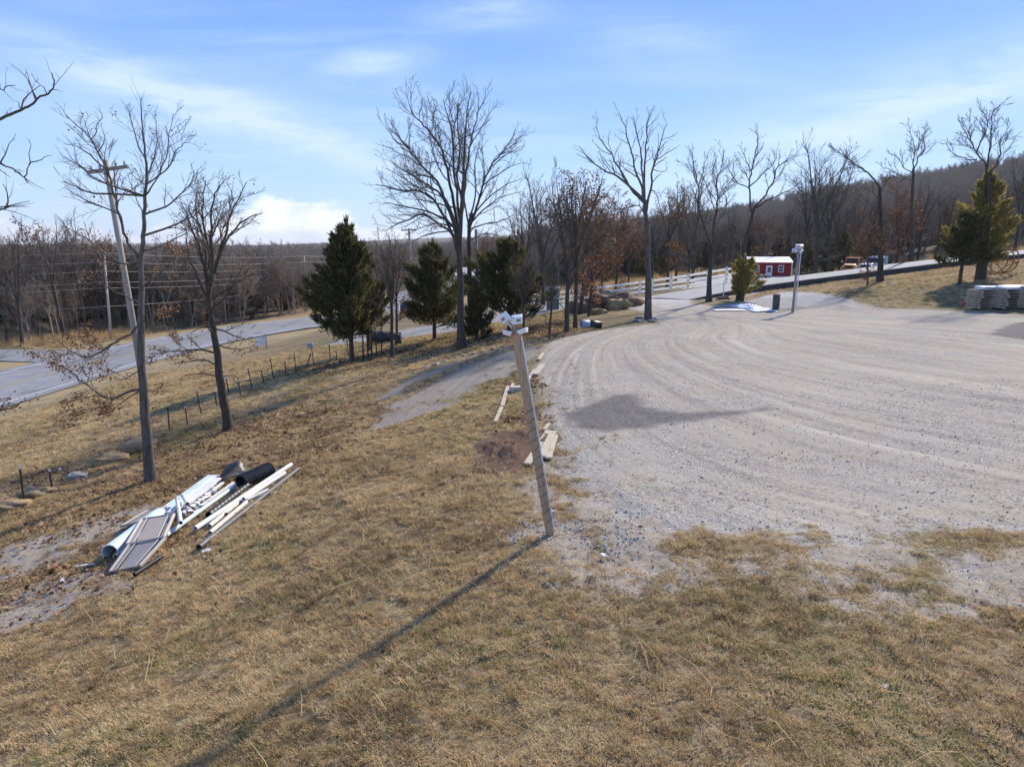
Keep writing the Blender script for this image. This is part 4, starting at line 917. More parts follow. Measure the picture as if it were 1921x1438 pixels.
# ------------------------------------------------------------------ scattered cover: many small copies on given points
def scatter(name, pts, rot, scl, idx, tone, variants, kind='stuff'):
    """one object whose points carry copies of the given small meshes"""
    me = bpy.data.meshes.new(name); n = len(pts); me.vertices.add(n); me.vertices.foreach_set('co', np.asarray(pts, np.float32).ravel())
    for nm, typ, arr in (('rot', 'FLOAT_VECTOR', rot), ('scl', 'FLOAT', scl), ('tone', 'FLOAT', tone)):
        a = me.attributes.new(nm, typ, 'POINT'); a.data.foreach_set('vector' if typ == 'FLOAT_VECTOR' else 'value', np.asarray(arr, np.float32).ravel())
    a = me.attributes.new('idx', 'INT', 'POINT'); a.data.foreach_set('value', np.asarray(idx, np.int32))
    o = bpy.data.objects.new(name, me); col.objects.link(o); tag(o, kind=kind)
    cl_ = bpy.data.collections.new(name + '_forms')
    for i, (m_, mats) in enumerate(variants):
        vo = bpy.data.objects.new('%s_form_%03d' % (name, i), m_); cl_.objects.link(vo)
    ng = bpy.data.node_groups.new(name, 'GeometryNodeTree'); ng.interface.new_socket('Geometry', in_out='INPUT', socket_type='NodeSocketGeometry'); ng.interface.new_socket('Geometry', in_out='OUTPUT', socket_type='NodeSocketGeometry')
    gi = ng.nodes.new('NodeGroupInput'); go = ng.nodes.new('NodeGroupOutput'); ip = ng.nodes.new('GeometryNodeInstanceOnPoints'); ci = ng.nodes.new('GeometryNodeCollectionInfo')
    ci.inputs[0].default_value = cl_; ci.inputs[1].default_value = True; ci.inputs[2].default_value = True
    def na(nm, typ):
        q = ng.nodes.new('GeometryNodeInputNamedAttribute'); q.data_type = typ; q.inputs[0].default_value = nm; return q.outputs[0]
    er = ng.nodes.new('FunctionNodeEulerToRotation'); L = ng.links
    L.new(gi.outputs[0], ip.inputs['Points']); L.new(ci.outputs[0], ip.inputs['Instance']); ip.inputs['Pick Instance'].default_value = True
    L.new(na('idx', 'INT'), ip.inputs['Instance Index']); L.new(na('rot', 'FLOAT_VECTOR'), er.inputs[0]); L.new(er.outputs[0], ip.inputs['Rotation'])
    L.new(na('scl', 'FLOAT'), ip.inputs['Scale']); L.new(ip.outputs[0], go.inputs[0])
    md = o.modifiers.new('scatter', 'NODES'); md.node_group = ng
    return o
def joined(parts):
    """one mesh with several materials"""
    v, f, mi, mats = [], [], [], []
    for k, (mb_, mt) in enumerate(parts):
        o = len(v); v += mb_.v; f += [tuple(i + o for i in q) for q in mb_.f]; mi += [k] * len(mb_.f); mats.append(mt)
    me = bpy.data.meshes.new('form'); me.from_pydata(v, [], f); me.update()
    for mt in mats: me.materials.append(mt)
    me.polygons.foreach_set('material_index', mi)
    return me, mats
# the wood itself: far too many trunks to tell apart
WF = []
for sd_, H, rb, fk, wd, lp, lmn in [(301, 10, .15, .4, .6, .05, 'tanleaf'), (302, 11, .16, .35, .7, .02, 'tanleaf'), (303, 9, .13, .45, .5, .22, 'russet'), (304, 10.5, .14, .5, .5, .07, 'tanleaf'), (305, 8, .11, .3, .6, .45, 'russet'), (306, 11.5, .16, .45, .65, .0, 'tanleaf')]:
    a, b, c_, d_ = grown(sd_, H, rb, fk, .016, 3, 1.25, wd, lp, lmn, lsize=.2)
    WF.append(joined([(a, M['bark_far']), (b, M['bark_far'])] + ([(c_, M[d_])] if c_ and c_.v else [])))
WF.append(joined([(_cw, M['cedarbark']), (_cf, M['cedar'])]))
def wood_points(n, gen, s0=.55, s1=.92):
    P = gen(n); z = terrain(P[:, 0], P[:, 1]); m = len(P)
    return np.column_stack([P, z - .1]), np.column_stack([rng.normal(0, .05, m), rng.normal(0, .05, m), rng.uniform(0, 6.28, m)]), rng.uniform(s0, s1, m), rng.choice(7, m, p=[.17, .17, .16, .15, .12, .15, .08]), rng.random(m)
def hill_pts(n):
    Y = 102 + (rng.random(n) ** 1.5) * 330; u = rng.uniform(-.10, 1.0, n); X = u * Y
    k = (X > 4) & ~((X > 15) & (X < 66) & (Y < 112)) ; return np.column_stack([X, Y])[k]
def valley_pts(n):
    Y = 84 + (rng.random(n) ** 1.8) * 700; u = rng.uniform(-1.05, .12, n); X = u * Y
    hw = ldist(HWY[::4], X, Y); s2 = ldist(SIDE2[::4], X, Y); s1_ = ldist(SIDE1[::4], X, Y)
    k = (hw > 13) & (s2 > 12) & (s1_ > 9) & ((X < -24) | (Y > 128)); return np.column_stack([X, Y])[k]
def left_pts(n):
    X = rng.uniform(-110, -47, n); Y = rng.uniform(62, 130, n)
    k = (ldist(SIDE1[::4], X, Y) > 7) & (ldist(HWY[::4], X, Y) > 12.5); return np.column_stack([X, Y])[k]
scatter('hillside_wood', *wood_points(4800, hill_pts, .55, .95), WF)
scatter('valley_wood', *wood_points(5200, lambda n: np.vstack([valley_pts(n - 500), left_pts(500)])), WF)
# ------------------------------------------------------------------ leaning lamp post in front
def flood_head(parent, m, s=1.0):
    """shallow floodlight housing seen from behind, its bracket and a printed plate"""
    b = MB(); w_, h_, d_ = .078 * s, .066 * s, .03 * s
    b.hexa([V(m @ V(q)) for q in [(-w_, -d_, -h_), (w_, -d_, -h_), (w_ * .72, d_, -h_ * .72), (-w_ * .72, d_, -h_ * .72), (-w_, -d_, h_), (w_, -d_, h_), (w_ * .72, d_, h_ * .72), (-w_ * .72, d_, h_ * .72)]])
    o = bevel(b.build('lamp_head', M['metal_white'], parent), .006 * s)
    k = MB(); k.hexa([m @ V(q) for q in [(-w_ * .4, d_ + .001, -h_ * .25), (w_ * .4, d_ + .001, -h_ * .25), (w_ * .4, d_ + .003, -h_ * .25), (-w_ * .4, d_ + .003, -h_ * .25), (-w_ * .4, d_ + .001, h_ * .3), (w_ * .4, d_ + .001, h_ * .3), (w_ * .4, d_ + .003, h_ * .3), (-w_ * .4, d_ + .003, h_ * .3)]])
    k.build('rating_plate', M['print'], o)
    g = MB(); g.hexa([m @ V(q) for q in [(-w_ * .86, -d_ - .004, -h_ * .86), (w_ * .86, -d_ - .004, -h_ * .86), (w_ * .86, -d_ - .001, -h_ * .86), (-w_ * .86, -d_ - .001, -h_ * .86), (-w_ * .86, -d_ - .004, h_ * .86), (w_ * .86, -d_ - .004, h_ * .86), (w_ * .86, -d_ - .001, h_ * .86), (-w_ * .86, -d_ - .001, h_ * .86)]])
    g.build('lens', M['glass'], o)
    return o
b0 = V(ground_at(1037, 1000)); b0.z -= .25; t0 = V(at(964, 604, b0.y - .15))
root = empty('lamp_post', (b0.x, b0.y, b0.z + .25)); W0 = root.location.copy()
L_ = lambda p: V(p) - W0
rot = Matrix.Rotation(R(33), 3, 'Z')
ax = (t0 - b0).normalized(); e1 = (rot @ V((1, 0, 0))); e1 = (e1 - ax * e1.dot(ax)).normalized(); e2 = ax.cross(e1)
hw_ = .044
mb = MB(); mb.hexa([L_(q) for q in [b0 - e1 * hw_ - e2 * hw_, b0 + e1 * hw_ - e2 * hw_, b0 + e1 * hw_ + e2 * hw_, b0 - e1 * hw_ + e2 * hw_, t0 - e1 * hw_ - e2 * hw_, t0 + e1 * hw_ - e2 * hw_, t0 + e1 * hw_ + e2 * hw_, t0 - e1 * hw_ + e2 * hw_]])
bevel(mb.build('post', M['lumber'], root), .006)
mb = MB(); pts = []; Lp = (t0 - b0).length
sq = [(-1, -1), (1, -1), (1, 1), (-1, 1)]
for k in range(52):
    f = .14 + .60 * k / 59 + rnd(-.003, .003); q = sq[k % 4]; pts.append(L_(b0.lerp(t0, f) + (e1 * q[0] + e2 * q[1]) * (hw_ + .006)))
mb.tube(pts, .004, 4); mb.build('cable', M['black_wire'], root)
mb = MB(); cp = [L_(b0.lerp(t0, f) + e1 * (hw_ + .012) - e2 * .04) for f in (.1, .5, .94)]; mb.tube(cp, .010, 6); mb.build('conduit', M['metal_white'], root)
mb = MB(); c = L_(b0.lerp(t0, .155) + e1 * (hw_ + .035)); mb.box(c, (.07, .06, .12), Matrix.Rotation(R(33), 3, 'Z')); bevel(mb.build('outlet_box', M['box_grey'], root), .006)
mb = MB(); mb.box(L_(t0 + ax * .02), (.11, .11, .05), Matrix.Rotation(R(33), 3, 'Z')); mb.tube([L_(t0 - V((.0, 0, .1))), L_(t0 + V((-.10, -.02, .0)))], .012, 6); mb.tube([L_(t0), L_(t0 + V((.10, -.02, .02)))], .012, 6); mb.build('bracket', M['metal_white'], root)
for (px, py, rx, rz, ry, s_) in [(946, 597, -18, 150, 40, 1.0), (971, 600, -8, 200, 6, 1.0), (951, 624, -75, 110, 20, 1.05), (981, 621, -68, 245, -12, 1.05)]:
    q = L_(V(at(px, py, t0.y - .05)))
    m = Matrix.Translation(q) @ Matrix.Rotation(R(rz), 4, 'Z') @ Matrix.Rotation(R(rx), 4, 'X') @ Matrix.Rotation(R(ry), 4, 'Y')
    flood_head(root, m, s_)
tag(root, 'leaning square wooden post with four white floodlights and wrapped black cable', 'lamp post')

# far lamp pole
x, y, z = ground_at(1487, 585); zt = at(1489, 472, y)[2]
root = empty('lamp_post', (x, y, z)); Hh = zt - z
mb = MB(); mb.tube([(0, 0, -.2), (.02, 0, Hh * .5), (.05, 0, Hh)], [.085, .08, .07], 10); mb.build('post', M['pole'], root, smooth=True)
mb = MB(); mb.tube([(.12, -.10, .3), (.14, -.10, Hh * .6), (.15, -.09, Hh - .05)], .026, 6); mb.build('conduit', M['metal_white'], root)
for dx_, dz_2, rz, rx in [(-.22, .05, 130, -25), (.20, .02, 230, -25), (-.02, .30, 170, -15), (.16, .28, 205, -10)]:
    flood_head(root, Matrix.Translation((dx_, -.06, Hh + dz_2)) @ Matrix.Rotation(R(rz), 4, 'Z') @ Matrix.Rotation(R(rx), 4, 'X'), 1.9)
mb = MB(); mb.box((.0, 0, Hh + .08), (.4, .06, .05)); mb.box((.04, 0, Hh + .18), (.05, .05, .3)); mb.build('bracket', M['metal_white'], root)
mb = MB(); mb.box((-.14, -.05, Hh - .55), (.16, .12, .22)); mb.build('junction_box', M['black_plastic'], root)
tag(root, 'upright wooden pole with white floodlights at the far side of the gravel', 'lamp post')

# ------------------------------------------------------------------ utility poles and lines
def utility_pole(px, py, Y, ptx, pty, r, label, arm=None, m='pole', fit=None, group='utility poles along the highway'):
    b = V(at(px, py, Y)); b.z = tz(b.x, b.y); t = V(at(ptx, pty, Y)); root = empty('utility_pole', b)
    mb = MB(); d = t - b; mb.tube([V((0, 0, -.4)), d * .5, d], [r, r * .86, r * .72], 10); mb.build('pole', M[m], root, smooth=True)
    if arm:
        a1 = V(at(*arm[0], Y)) - b; a2 = V(at(*arm[1], Y)) - b; a1.y -= r + .06; a2.y -= r + .06
        mb = MB(); mb.beam(a1, a2, .11, .13); ca = mb.build('crossarm', M['arm'], root)
        for f in (.08, .3, .7, .92):
            mb = MB(); q = a1.lerp(a2, f); mb.tube([q + V((0, 0, .06)), q + V((0, 0, .13)), q + V((0, 0, .19)), q + V((0, 0, .24))], [.02, .05, .05, .025], 8); mb.build('insulator', M['steel_pole'], ca)
        mid = a1.lerp(a2, .5); mb = MB()
        mb.beam(a1.lerp(a2, .78), mid - V((0, 0, .7)), .03, .03); mb.build('brace', M['arm'], root)
        mb = MB(); mb.beam(a1.lerp(a2, .22), mid - V((0, 0, .7)), .03, .03); mb.build('brace', M['arm'], root)
    for k in (fit or []):
        mb = MB(); q = d * k; mb.box(q + V((.12, -r - .1, 0)), (.16, .2, .3)); mb.build('bracket', M['steel_pole'], root)
    tag(root, label, 'utility pole', group); return root
utility_pole(279, 782, 30.0, 197, 300, .145, 'tall weathered leaning pole with a crossarm behind the left oak', ((171, 324), (245, 313)), fit=[.93], group='utility poles')
utility_pole(206, 620, 72.0, 195, 473, .13, 'slim pale pole across the highway seen behind the tall leaning pole', m='steel_pole', fit=[.55, .8], group='utility poles')
utility_pole(577, 581, 100.0, 570, 480, .16, 'slim pale pole across the highway left of the large cedar', m='steel_pole', fit=[.78], group='utility poles')
utility_pole(702, 575, 122.0, 700, 472, .14, 'thin distant pole seen above the right side of the large cedar', m='steel_pole', group='utility poles')
utility_pole(776, 600, 78.0, 767, 428, .15, 'pole with a crossarm left of the tallest oak', ((753, 432), (781, 431)), fit=[.82, .6], group='utility poles')
utility_pole(788, 580, 118.0, 787, 484, .13, 'short thin pole just right of the crossarm pole', m='steel_pole', group='utility poles')
utility_pole(897, 610, 52.0, 893, 430, .15, 'grey pole half hidden behind the tallest oak', m='arm', group='utility poles')
WL = [(470, 474, 480, 472), (494, 491, 491, 480), (514, 508, 501, 489), (540, 529, 512, 499), (549, 540, 521, 506), (585, 575, 537, 515)]
for k, (a, b_, c_, d_) in enumerate(WL):
    anch = [at(-420, a, 60), at(195, b_, 71.8), at(571, c_, 99.8), at(701, d_, 121.8), at(787, d_ + 12, 140)]; pts = []
    for i in range(len(anch) - 1):
        p, q = V(anch[i]), V(anch[i + 1])
        for j in range(8):
            f = j / 8; w_ = p.lerp(q, f); w_.z -= 4 * f * (1 - f) * .35; pts.append(w_)
    pts.append(V(anch[-1])); o0 = pts[0].copy(); mb = MB(); mb.tube([p - o0 for p in pts], .016, 4); o = mb.build('power_line', M['wire'], loc=o0)
    tag(o, '%s overhead line from the top along the highway' % ORD[k], 'power line', 'lines along the highway')

# ------------------------------------------------------------------ wire fence on steel posts
TP = [(45, 942, 36, 872), (98, 918, 92, 880), (318, 810, 314, 757), (352, 797, 347, 762), (378, 775, 368, 728), (407, 762, 402, 731), (430, 741, 424, 707), (452, 742, 447, 712), (475, 731, 464, 687), (497, 722, 489, 691), (514, 711, 506, 667), (537, 704, 534, 675), (556, 696, 551, 658), (590, 686, 584, 650), (620, 679, 617, 642), (632, 677, 630, 656), (654, 666, 651, 637)]
ends = []
for k, (bx, by, tx, ty) in enumerate(TP):
    b = V(ground_at(bx, by)); t = V(at(tx, ty, b.y)); root = empty('fence_post', b); d = t - b; ends.append((b, t))
    mb = MB(); a = V((0, 0, -.15))
    mb.beam(a, d, .045, .012, up=(0, 1, 0)); mb.beam(a + V((0, .02, 0)), d + V((0, .02, 0)), .012, .035, up=(0, 1, 0)); mb.build('shaft', M['steel_green'], root)
    mb = MB(); mb.beam(d * .9, d * 1.005, .05, .018, up=(0, 1, 0)); mb.build('tip', M['white_tip'], root)
    tag(root, '%s steel post of the wire fence counted from the left edge' % ORD[k], 'fence post', 'steel posts of the wire fence')
for k, f in enumerate((.35, .62, .88)):
    for seg, name_ in ((ends[2:], 'main'),):
        mb = MB(); pp = [b.lerp(t, f) for b, t in seg]; o0 = pp[0].copy(); mb.tube([p - o0 for p in pp], .004, 3); o = mb.build('fence_wire', M['arm'], loc=o0)
        tag(o, '%s strand of the wire fence on the slope' % ['lowest', 'middle', 'top'][k], 'fence wire', 'strands of the wire fence')
b = V(ground_at(145, 893)); root = empty('fence_post', b); mb = MB(); e = V(ground_at(112, 886)) - b + V((0, 0, .12)); mb.beam((0, 0, .03), e, .045, .02); mb.build('shaft', M['steel_green'], root); mb = MB(); mb.beam(e * .9, e * 1.01, .05, .03); mb.build('tip', M['white_tip'], root)
tag(root, 'fallen steel post lying by the tan rocks at the left', 'fence post', 'steel posts of the wire fence')
# brace pair with a small box near the sign
b = V(ground_at(574, 691)); root = empty('fence_brace', b); mb = MB(); mb.beam((0, 0, -.1), V(at(583, 662, b.y)) - b, .05, .05); mb.build('strut', M['steel_green'], root)
mb = MB(); mb.box(V(at(582, 648, b.y)) - b, (.28, .16, .30)); bevel(mb.build('box', M['box_grey'], root), .02); tag(root, 'slanting fence brace with a small grey box left of the large cedar', 'fence brace')

# roadside sign of two white panels
b = V(ground_at(490, 655)); root = empty('roadside_sign', b)
for k, (l, r_, y0, y1) in enumerate([(480, 490, 633, 650), (490.5, 500, 631, 648)]):
    mb = MB(); q = [V(at(l, y1, b.y)) - b, V(at(r_, y1 - 1, b.y - .1 + .2 * k)) - b, V(at(r_, y0 - 1, b.y - .1 + .2 * k)) - b, V(at(l, y0, b.y)) - b]
    th = V((0, .04, 0)); mb.hexa([q[0], q[1], q[1] + th, q[0] + th, q[3], q[2], q[2] + th, q[3] + th]); mb.build('panel', M['white_paint'], root)
for l in (481.5, 499):
    mb = MB(); q = V(at(l, 631, b.y + .1)) - b; mb.tube([V((q.x, q.y, -.15)), q], .03, 6); mb.build('leg', M['steel_green'], root)
tag(root, 'small white two-panel sign standing on the highway verge', 'sign')

# ------------------------------------------------------------------ white rail fence along the drive
def rail_fence(label, posts, h, rails=(.28, .68, 1.12), name='rail_fence'):
    P = []
    for px, py, Y in posts:
        x, y, z = at(px, py, Y); P.append(V((x, y, tz(x, y) if Y > 58 else z)))
    root = empty(name, P[0]); o0 = P[0]
    for p in P:
        mb = MB(); mb.box(p - o0 + V((0, 0, h / 2 - .1)), (.16, .16, h + .2)); mb.hexa([p - o0 + V(q) for q in [(-.085, -.085, h), (.085, -.085, h), (.085, .085, h), (-.085, .085, h), (-.02, -.02, h + .07), (.02, -.02, h + .07), (.02, .02, h + .07), (-.02, .02, h + .07)]]); mb.build('post', M['vinyl'], root)
    for a, b in zip(P, P[1:]):
        for r_ in rails:
            mb = MB(); mb.beam(a - o0 + V((0, 0, r_)), b - o0 + V((0, 0, r_)), .05, .20); mb.build('rail', M['vinyl'], root)
    tag(root, label, 'fence'); return root
def fence_px(n):   # posts rise along the drive from the left behind the cedar to the shed pad
    return [(px, np.interp(px, [1016, 1060, 1200, 1300, 1385], [576, 569, 551, 543, 528]), np.interp(px, [1016, 1385], [71, 62])) for px in n]
rail_fence('white three-rail fence rising along the drive toward the red shed', fence_px([1016, 1040, 1066, 1098, 1132, 1166, 1200, 1223, 1258, 1290, 1327, 1362, 1386]), 1.4, (.3, .74, 1.22))
rail_fence('white rail fence curving down behind the small cedar', [(1015, 575, 72), (985, 579, 66), (958, 584, 60), (935, 590, 56), (915, 598, 52)], 1.4, name='rail_fence')
for k, (px, py) in enumerate([(735, 608), (748, 600)]):
    b = V(ground_at(px, py)); root = empty('gate_post', b); Hg = 1.35
    mb = MB(); mb.box((0, 0, Hg / 2 - .1), (.17, .17, Hg + .2)); mb.build('shaft', M['white_paint'], root); mb = MB(); mb.box((0, 0, Hg + .03), (.23, .23, .06)); mb.build('cap', M['white_paint'], root)
    tag(root, ['nearer', 'farther'][k] + ' thick white gate post between the left cedars', 'gate post', 'white gate posts')

# ------------------------------------------------------------------ dark wall under the drive
mb = MB(); o0 = V(DRV_N[0]); top_, bot_ = [], []
for p in DRV_N: top_.append(V((p[0], p[1] - .02, p[2] + .02)) - o0); bot_.append(V((p[0], p[1] - .06, min(p[2] - .6, tz(p[0], p[1] - .5) - .3))) - o0)
for i in range(len(DRV_N) - 1):
    n = 6
    for j in range(n):
        a, b = j / n, (j + 1) / n; A, B = top_[i].lerp(top_[i + 1], a), top_[i].lerp(top_[i + 1], b); C, D = bot_[i].lerp(bot_[i + 1], a), bot_[i].lerp(bot_[i + 1], b)
        k = rnd(0, .05); f = V((0, -.06 - k, 0)); mb.hexa([C + f, D + f, D + V((0, .1, 0)), C + V((0, .1, 0)), A + f - V((0, 0, rnd(0, .04))), B + f - V((0, 0, rnd(0, .04))), B + V((0, .1, 0)), A + V((0, .1, 0))])
tag(mb.build('retaining_wall', M['darkwall'], loc=o0), 'low dark retaining wall along the near edge of the concrete drive', 'wall')

# ------------------------------------------------------------------ red shed
Ys = 90.0; s0 = V(at(1441, 522, Ys)); s0.z = at(1441, 523, Ys)[2]; root = empty('red_shed', s0, R(-4)); k = Ys / FPX * 1.0
Wd, Hw, Dp, Hr = 84 * k, 30 * k, 3.4, 8.5 * k
mb = MB(); mb.box((0, Dp / 2, Hw / 2), (Wd - .1, Dp, Hw)); mb.hexa([(-Wd / 2 + .05, 0, Hw), (Wd / 2 - .05, 0, Hw), (Wd / 2 - .05, Dp, Hw), (-Wd / 2 + .05, Dp, Hw), (-Wd / 2 + .05, Dp / 2 - .02, Hw + Hr), (Wd / 2 - .05, Dp / 2 - .02, Hw + Hr), (Wd / 2 - .05, Dp / 2 + .02, Hw + Hr), (-Wd / 2 + .05, Dp / 2 + .02, Hw + Hr)]); mb.build('wall', M['red_siding'], root)
nb = 36
for i in range(nb):
    mb = MB(); xx = -Wd / 2 + .12 + (Wd - .24) * (i + .5) / nb; mb.box((xx, -.012, Hw / 2), ((Wd - .24) / nb - .03, .02, Hw - .06)); mb.build('siding_board', M['red_siding'], root)
for sg in (-1, 1):
    mb = MB(); y0, y1 = (-.16, Dp / 2) if sg < 0 else (Dp / 2, Dp + .16); z0, z1 = (Hw - .02, Hw + Hr + .05) if sg < 0 else (Hw + Hr + .05, Hw - .02)
    mb.hexa([(-Wd / 2 - .08, y0, z0), (Wd / 2 + .08, y0, z0), (Wd / 2 + .08, y1, z1), (-Wd / 2 - .08, y1, z1), (-Wd / 2 - .08, y0, z0 + .05), (Wd / 2 + .08, y0, z0 + .05), (Wd / 2 + .08, y1, z1 + .05), (-Wd / 2 - .08, y1, z1 + .05)]); rf = mb.build('roof', M['white_metal'], root)
    for i in range(18):
        mb = MB(); xx = -Wd / 2 + Wd * (i + .5) / 18; mb.beam((xx, y0, z0 + .055), (xx, y1, z1 + .055), .03, .03); mb.build('roof_rib', M['white_metal'], rf)
for sx in (-1, 1):
    mb = MB(); mb.box((sx * (Wd / 2 - .05), -.02, Hw / 2), (.16, .06, Hw)); mb.build('corner_trim', M['white_paint'], root)
def window(cx, cz, w_, h_):
    fr = MB(); fr.box((cx, -.04, cz + h_ / 2 + .05), (w_ + .2, .05, .1)); fr.box((cx, -.04, cz - h_ / 2 - .05), (w_ + .2, .05, .1)); fr.box((cx - w_ / 2 - .05, -.04, cz), (.1, .05, h_)); fr.box((cx + w_ / 2 + .05, -.04, cz), (.1, .05, h_)); wf = fr.build('window', M['white_paint'], root)
    for i in range(2):
        for j in range(2):
            g = MB(); g.box((cx + (i - .5) * w_ / 2, -.03, cz + (j - .5) * h_ / 2), (w_ / 2 - .04, .02, h_ / 2 - .05)); g.build('pane', M['glass'], wf)
    m_ = MB(); m_.box((cx, -.036, cz), (.04, .03, h_)); m_.box((cx, -.0365, cz), (w_, .03, .05)); m_.build('muntin', M['white_paint'], wf)
window(-Wd / 2 + 20 * k, Hw * .62, 7 * k, 10.5 * k); window(Wd / 2 - 20 * k, Hw * .62, 7 * k, 10.5 * k)
dx0 = .5 * k; dh = 24.5 * k; dw = 11.5 * k
mb = MB(); mb.box((dx0, -.035, dh / 2), (dw, .06, dh)); dr = mb.build('door', M['white_paint'], root)
for i in range(2):
    for j in range(2):
        g = MB(); g.box((dx0 + (i - .5) * 3 * k, -.07, dh * .68 + (j - .5) * 4.2 * k), (2.5 * k, .02, 3.7 * k)); g.build('pane', M['glass'], dr)
mb = MB(); mb.box((dx0 + dw * .38, -.09, dh * .45), (.05, .06, .05)); mb.build('handle', M['chrome'], dr)
mb = MB(); mb.box((0, Dp / 2, -.12), (Wd - .3, Dp - .1, .3)); mb.build('skid', M['darkwall'], root)
mb = MB(); mb.box((-Wd / 2 + .05, -.12, Hw + .25), (.5, .3, .12)); mb.build('gable_vent', M['black_plastic'], root)
tag(root, 'red wooden shed with a white metal roof and white door', 'shed')
# low trailer beside it
t_ = V(at(1428, 524, 87.0)); root = empty('utility_trailer', t_)
mb = MB(); mb.box((-.6, 0, .42), (1.3, .9, .22)); mb.build('bed', M['white_paint'], root); mb = MB(); mb.beam((.1, 0, .4), (1.3, -.1, .3), .08, .08); mb.build('tongue', M['darkwall'], root)
for sx in (.05, .65):
    mb = MB(); mb.tube([(sx, -.5, .28), (sx, -.36, .28)], .26, 14); w_ = mb.build('wheel', M['rubber'], root); mb = MB(); mb.tube([(sx, -.505, .28), (sx, -.5, .28)], .13, 10); mb.build('rim', M['white_paint'], w_)
mb = MB(); mb.box((.35, -.44, .58), (1.0, .22, .05)); mb.build('fender', M['white_paint'], root)
tag(root, 'low white trailer with small black wheels at the foot of the red shed', 'trailer')

# ------------------------------------------------------------------ trucks beyond the drive
def truck(px, py, Y, rz, paint, label, long_bed, bedmat):
    b = V(at(px, py, Y)); root = empty('truck', b, rz)
    def hx(n_, p, m_, par=root, bv=.05):
        q = MB(); q.hexa(p); o = q.build(n_, M[m_], par); bevel(o, bv, 3); return o
    # front of the truck looks along -Y
    hx('hood', [(-.75, -1.9, .75), (.75, -1.9, .75), (.85, -.35, .75), (-.85, -.35, .75), (-.66, -1.85, 1.18), (.66, -1.85, 1.18), (.80, -.35, 1.34), (-.80, -.35, 1.34)], paint, bv=.1)
    for s_ in (-1, 1):
        hx('fender', [(s_ * .66, -1.8, .5), (s_ * 1.0, -1.75, .5), (s_ * 1.0, -.4, .5), (s_ * .66, -.4, .5), (s_ * .70, -1.72, 1.0), (s_ * .97, -1.65, .98), (s_ * .97, -.4, 1.05), (s_ * .7, -.4, 1.05)][:: 1], paint, bv=.1)
        q = MB(); q.tube([(s_ * .8, -1.83, .85), (s_ * .8, -1.76, .85)], .13, 12); q.build('headlight', M['chrome'], root)
        q = MB(); q.tube([(s_ * .98, -1.1, .42), (s_ * .72, -1.1, .42)], .42, 16); wh = q.build('wheel', M['rubber'], root); q = MB(); q.tube([(s_ * 1.0, -1.1, .42), (s_ * .98, -1.1, .42)], .2, 10); q.build('rim', M['white_paint'], wh)
        q = MB(); q.tube([(s_ * .98, 2.4, .42), (s_ * .62, 2.4, .42)], .42, 16); q.build('wheel', M['rubber'], root)
        q = MB(); q.box((s_ * 1.22, -.1, 1.55), (.18, .06, .28)); q.beam((s_ * .85, 0, 1.4), (s_ * 1.2, -.1, 1.5), .03, .03); q.build('mirror', M['chrome'], root)
    cab = hx('cab', [(-.92, -.4, .6), (.92, -.4, .6), (.92, 1.0, .6), (-.92, 1.0, .6), (-.78, -.02, 2.05), (.78, -.02, 2.05), (.80, .95, 2.05), (-.80, .95, 2.05)], paint, bv=.08)
    hx('windshield', [(-.74, -.33, 1.38), (.74, -.33, 1.38), (.74, -.25, 1.38), (-.74, -.25, 1.38), (-.66, -.09, 1.93), (.66, -.09, 1.93), (.66, 0, 1.93), (-.66, 0, 1.93)], 'glass', cab, .01)
    for s_ in (-1, 1): hx('side_window', [(s_ * .86, -.15, 1.4), (s_ * .895, -.15, 1.4), (s_ * .895, .8, 1.4), (s_ * .86, .8, 1.4), (s_ * .79, .05, 1.92), (s_ * .825, .05, 1.92), (s_ * .825, .8, 1.92), (s_ * .79, .8, 1.92)], 'glass', cab, .005)
    q = MB(); q.box((0, -1.98, .58), (1.9, .12, .22)); q.build('bumper', M['chrome'] if paint == 'truck_white' else M[paint], root)
    q = MB(); q.box((0, -1.905, .92), (.9, .03, .3)); q.build('grille', M['black_plastic'], root)
    q = MB(); q.box((0, 1.1 + long_bed / 2, 1.02), (2.2, long_bed, .12)); bd = q.build('flatbed', M[bedmat], root)
    q = MB(); q.box((0, 1.15, 1.6), (2.1, .06, 1.1)); q.build('headboard', M[bedmat], bd)
    q = MB(); q.box((0, 2, .6), (.8, long_bed + 1.2, .2)); q.build('chassis', M['darkwall'], root)
    tag(root, label, 'truck', 'trucks parked beyond the drive'); return root
truck(1597, 513.5, 88.0, R(-38), 'orange', 'old orange truck parked nose-first behind the concrete drive', 3.0, 'rust')
truck(1637, 513, 86.0, R(-62), 'truck_white', 'white flatbed truck parked right of the orange truck', 3.6, 'truck_white')

